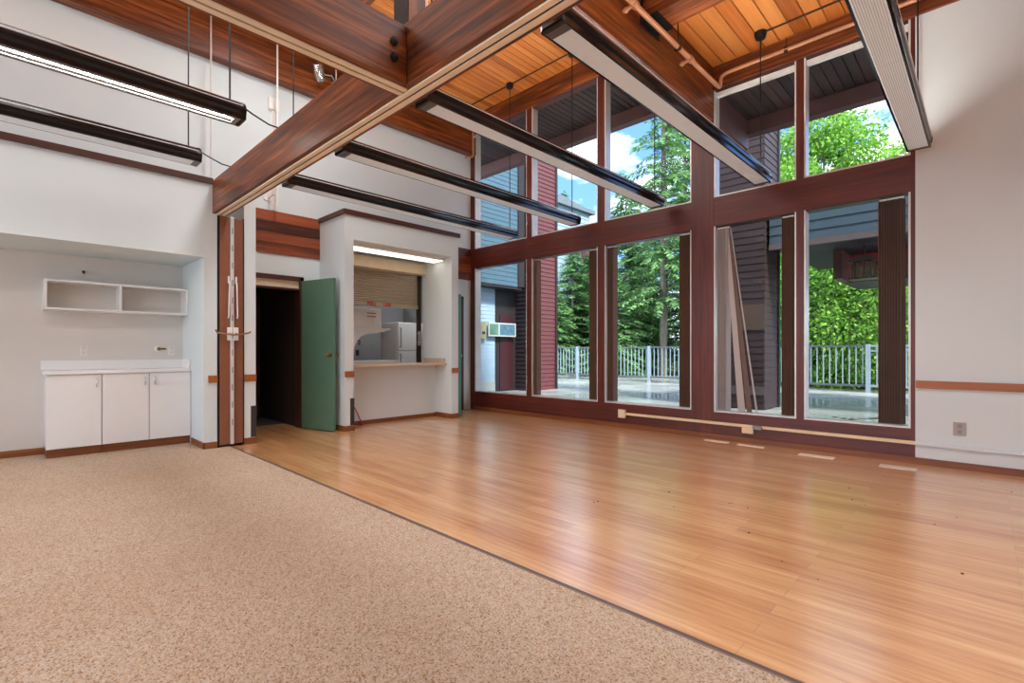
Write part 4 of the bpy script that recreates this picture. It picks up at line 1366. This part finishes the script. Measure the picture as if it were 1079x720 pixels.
def leafy(seed, H, Rb, z0, n, nl=26, leaf=0.2):
    rng = np.random.default_rng(seed)
    P, Dr, S, L, W = [], [], [], [], []
    tr = MB().tube([(0, 0, -0.1), (0.03, 0, H * 0.4), (0, 0.04, H * 0.8)], [0.16, 0.11, 0.03], 8)
    lobes = []
    for i in range(nl):
        zz = rng.uniform(z0, H)
        f = math.sin(math.pi * min(1, max(0.06, 0.15 + 0.85 * (zz - z0) / (H - z0 + 1e-6)))) ** 0.6
        a = rng.uniform(0, 2 * math.pi)
        rr = Rb * f * rng.uniform(0.35, 0.85)
        lobes.append((np.array([math.cos(a) * rr, math.sin(a) * rr, zz]), Rb * rng.uniform(0.28, 0.5)))
        tr.tube([(0, 0, zz * 0.6), tuple(lobes[-1][0])], [0.04, 0.012], 4, False)
    per = n // nl
    for c, r_ in lobes:
        g = rng.normal(0, 1, (per, 3))
        g /= np.linalg.norm(g, axis=1)[:, None]
        rad = r_ * rng.uniform(0.55, 1.05, per)[:, None]
        p = c + g * rad * np.array([1, 1, 0.75])
        d = g + rng.normal(0, 0.5, (per, 3)) + np.array([0, 0, -0.25])
        d /= np.linalg.norm(d, axis=1)[:, None]
        nn = np.cross(d, rng.normal(0, 1, (per, 3)))
        nn /= np.linalg.norm(nn, axis=1)[:, None]
        P.append(p); Dr.append(d); S.append(nn)
        L.append(leaf * rng.uniform(0.6, 1.3, per)); W.append(leaf * 0.28 * rng.uniform(0.7, 1.2, per))
    return [np.concatenate(q) for q in (P, Dr, S, L, W)], tr


protos = {}
def plant(kind, args, fmat, x, y, label, cat='tree', rot=0.0, sc=1.0, group='trees beyond the railing', nm='conifer_tree', z=-0.05):
    root = thing(nm, label, cat, (x, y, z), group)
    key = (kind, args)
    if key not in protos:
        data, tr = (conifer if kind == 'c' else leafy)(*args)
        fo = bpy.data.objects.new('foliage', kite_mesh('foliage', *data, fmat))
        COL.objects.link(fo)
        WLOC['__o'] = (0, 0, 0)
        tk = tr.build('trunk', BARK, None, False, (0, 0, 0))
        protos[key] = (fo, tk)
        fo.parent = root
        tk.parent = root
        tk.location = (0, 0, 0)
    else:
        for o in protos[key]:
            c = o.copy()
            COL.objects.link(c)
            c.parent = root
    root.rotation_euler = (0, 0, rot)
    root.scale = sc if isinstance(sc, tuple) else (sc, sc, sc)
    return root


def at(px, y):
    u = (px - 539.5) / 518.4
    zz = y / (.7187 + .6953 * u)
    return zz * (-.6953 + .7187 * u)


FIR = (11, 15.0, 3.0, 1.2, 0.28, 7, 0.13, 0.32)
FIR2 = (12, 10.5, 2.8, 0.4, 0.24, 7, 0.13, 0.34)
FIRS = (13, 15.5, 2.6, 3.4, 0.32, 6, 0.14, 0.34, 0.1)
CED = (21, 9.5, 2.6, 0.8, 28000, 34, 0.15)
BUSH = (22, 4.6, 2.3, 0.2, 26000, 30, 0.14)
LAB = 'dark-green conifer '
plant('c', FIRS, FIRLEAF, at(699, 20.5), 20.5, 'tall conifer with a bare grey trunk behind the third window', rot=0.4)
plant('c', FIR2, FIRLEAF, at(660, 22.5), 22.5, 'drooping conifer left of the bare grey trunk, behind the third window', rot=1.0)
plant('c', FIR2, FIRLEAF, at(604, 20.3), 20.3, 'dense conifer right of the red pier, behind the second window', rot=2.2, sc=(0.95, 0.95, 0.62))
plant('c', FIR2, FIRDARK, at(592, 30), 30, 'dark conifer behind the pale house', rot=3.3, sc=1.3)
plant('c', FIR, FIRLEAF, at(722, 25), 25, 'tall conifer rising beside the broad window post', rot=0.9)
plant('c', FIR2, FIRLEAF, at(636, 29), 29, 'conifer behind the mullion of second and third window', rot=4.0, sc=1.0)
plant('c', FIR2, FIRLEAF, at(690, 31), 31, 'conifer far behind the bare grey trunk', rot=5.0, sc=1.1)
plant('c', FIR, FIRLEAF, at(770, 24), 24, 'tall conifer hidden mostly by the brown stack', rot=2.0)
plant('l', CED, CEDAR, at(868, 21.0), 21.0, 'bright leafy tree behind the fifth upper window', nm='leafy_tree', rot=0.3)
plant('l', CED, CEDAR, at(832, 21.5), 21.5, 'bright leafy tree between the stack and the fifth window', nm='leafy_tree', rot=1.9, sc=0.95)
plant('l', CED, CEDAR, at(962, 27), 27, 'bright leafy tree behind the right post', nm='leafy_tree', rot=2.9, sc=1.0)
for k, (px, y, s_, lb) in enumerate(((850, 18.6, 0.9, 'bright green bush behind the left railing post of the fifth window'), (885, 18.4, 1.0, 'bright green bush behind the railing gate post'),
                                (918, 18.8, 1.0, 'bright green bush behind the railing gate'), (955, 19.0, 1.1, 'bright green bush behind the wide brown blind'),
                                (868, 20.0, 1.25, 'tall bright bush under the leafy tree, behind the fifth window'), (905, 20.6, 1.3, 'tall bright bush behind the hanging lantern'))):
    plant('l', BUSH, CEDAR, at(px, y), y, lb, 'bush', rot=k * 1.3, sc=s_, group='bushes beyond the railing', nm='leafy_bush')
for k, (px, y, s_, lb) in enumerate(((586, 18.6, (0.62, 0.62, 0.42), 'low drooping conifer beside the red pier'), (646, 18.9, (0.7, 0.7, 0.45), 'low bright conifer behind the third window, left side'),
                                (622, 22.0, (0.9, 0.9, 0.62), 'conifer below the pale house, behind the second window mullion'), (672, 25.0, (1.0, 1.0, 0.7), 'conifer left of and behind the bare grey trunk'))):
    plant('c', FIR2, FIRLEAF, at(px, y), y, lb, rot=k * 2.3 + 0.5, sc=s_)
for k, px in enumerate((560, 615, 670, 740, 800, 850, 900, 950)):
    plant('c', FIR2, FIRDARK, at(px, 38), 38, ['far conifer behind the red pier', 'far conifer behind the second window', 'far conifer behind the third window',
          'far conifer behind the broad window post', 'far conifer behind the brown stack', 'far conifer behind the fifth window, left side',
          'far conifer behind the fifth window, middle', 'far conifer behind the wide brown blind'][k], rot=k * 0.8, sc=0.85)
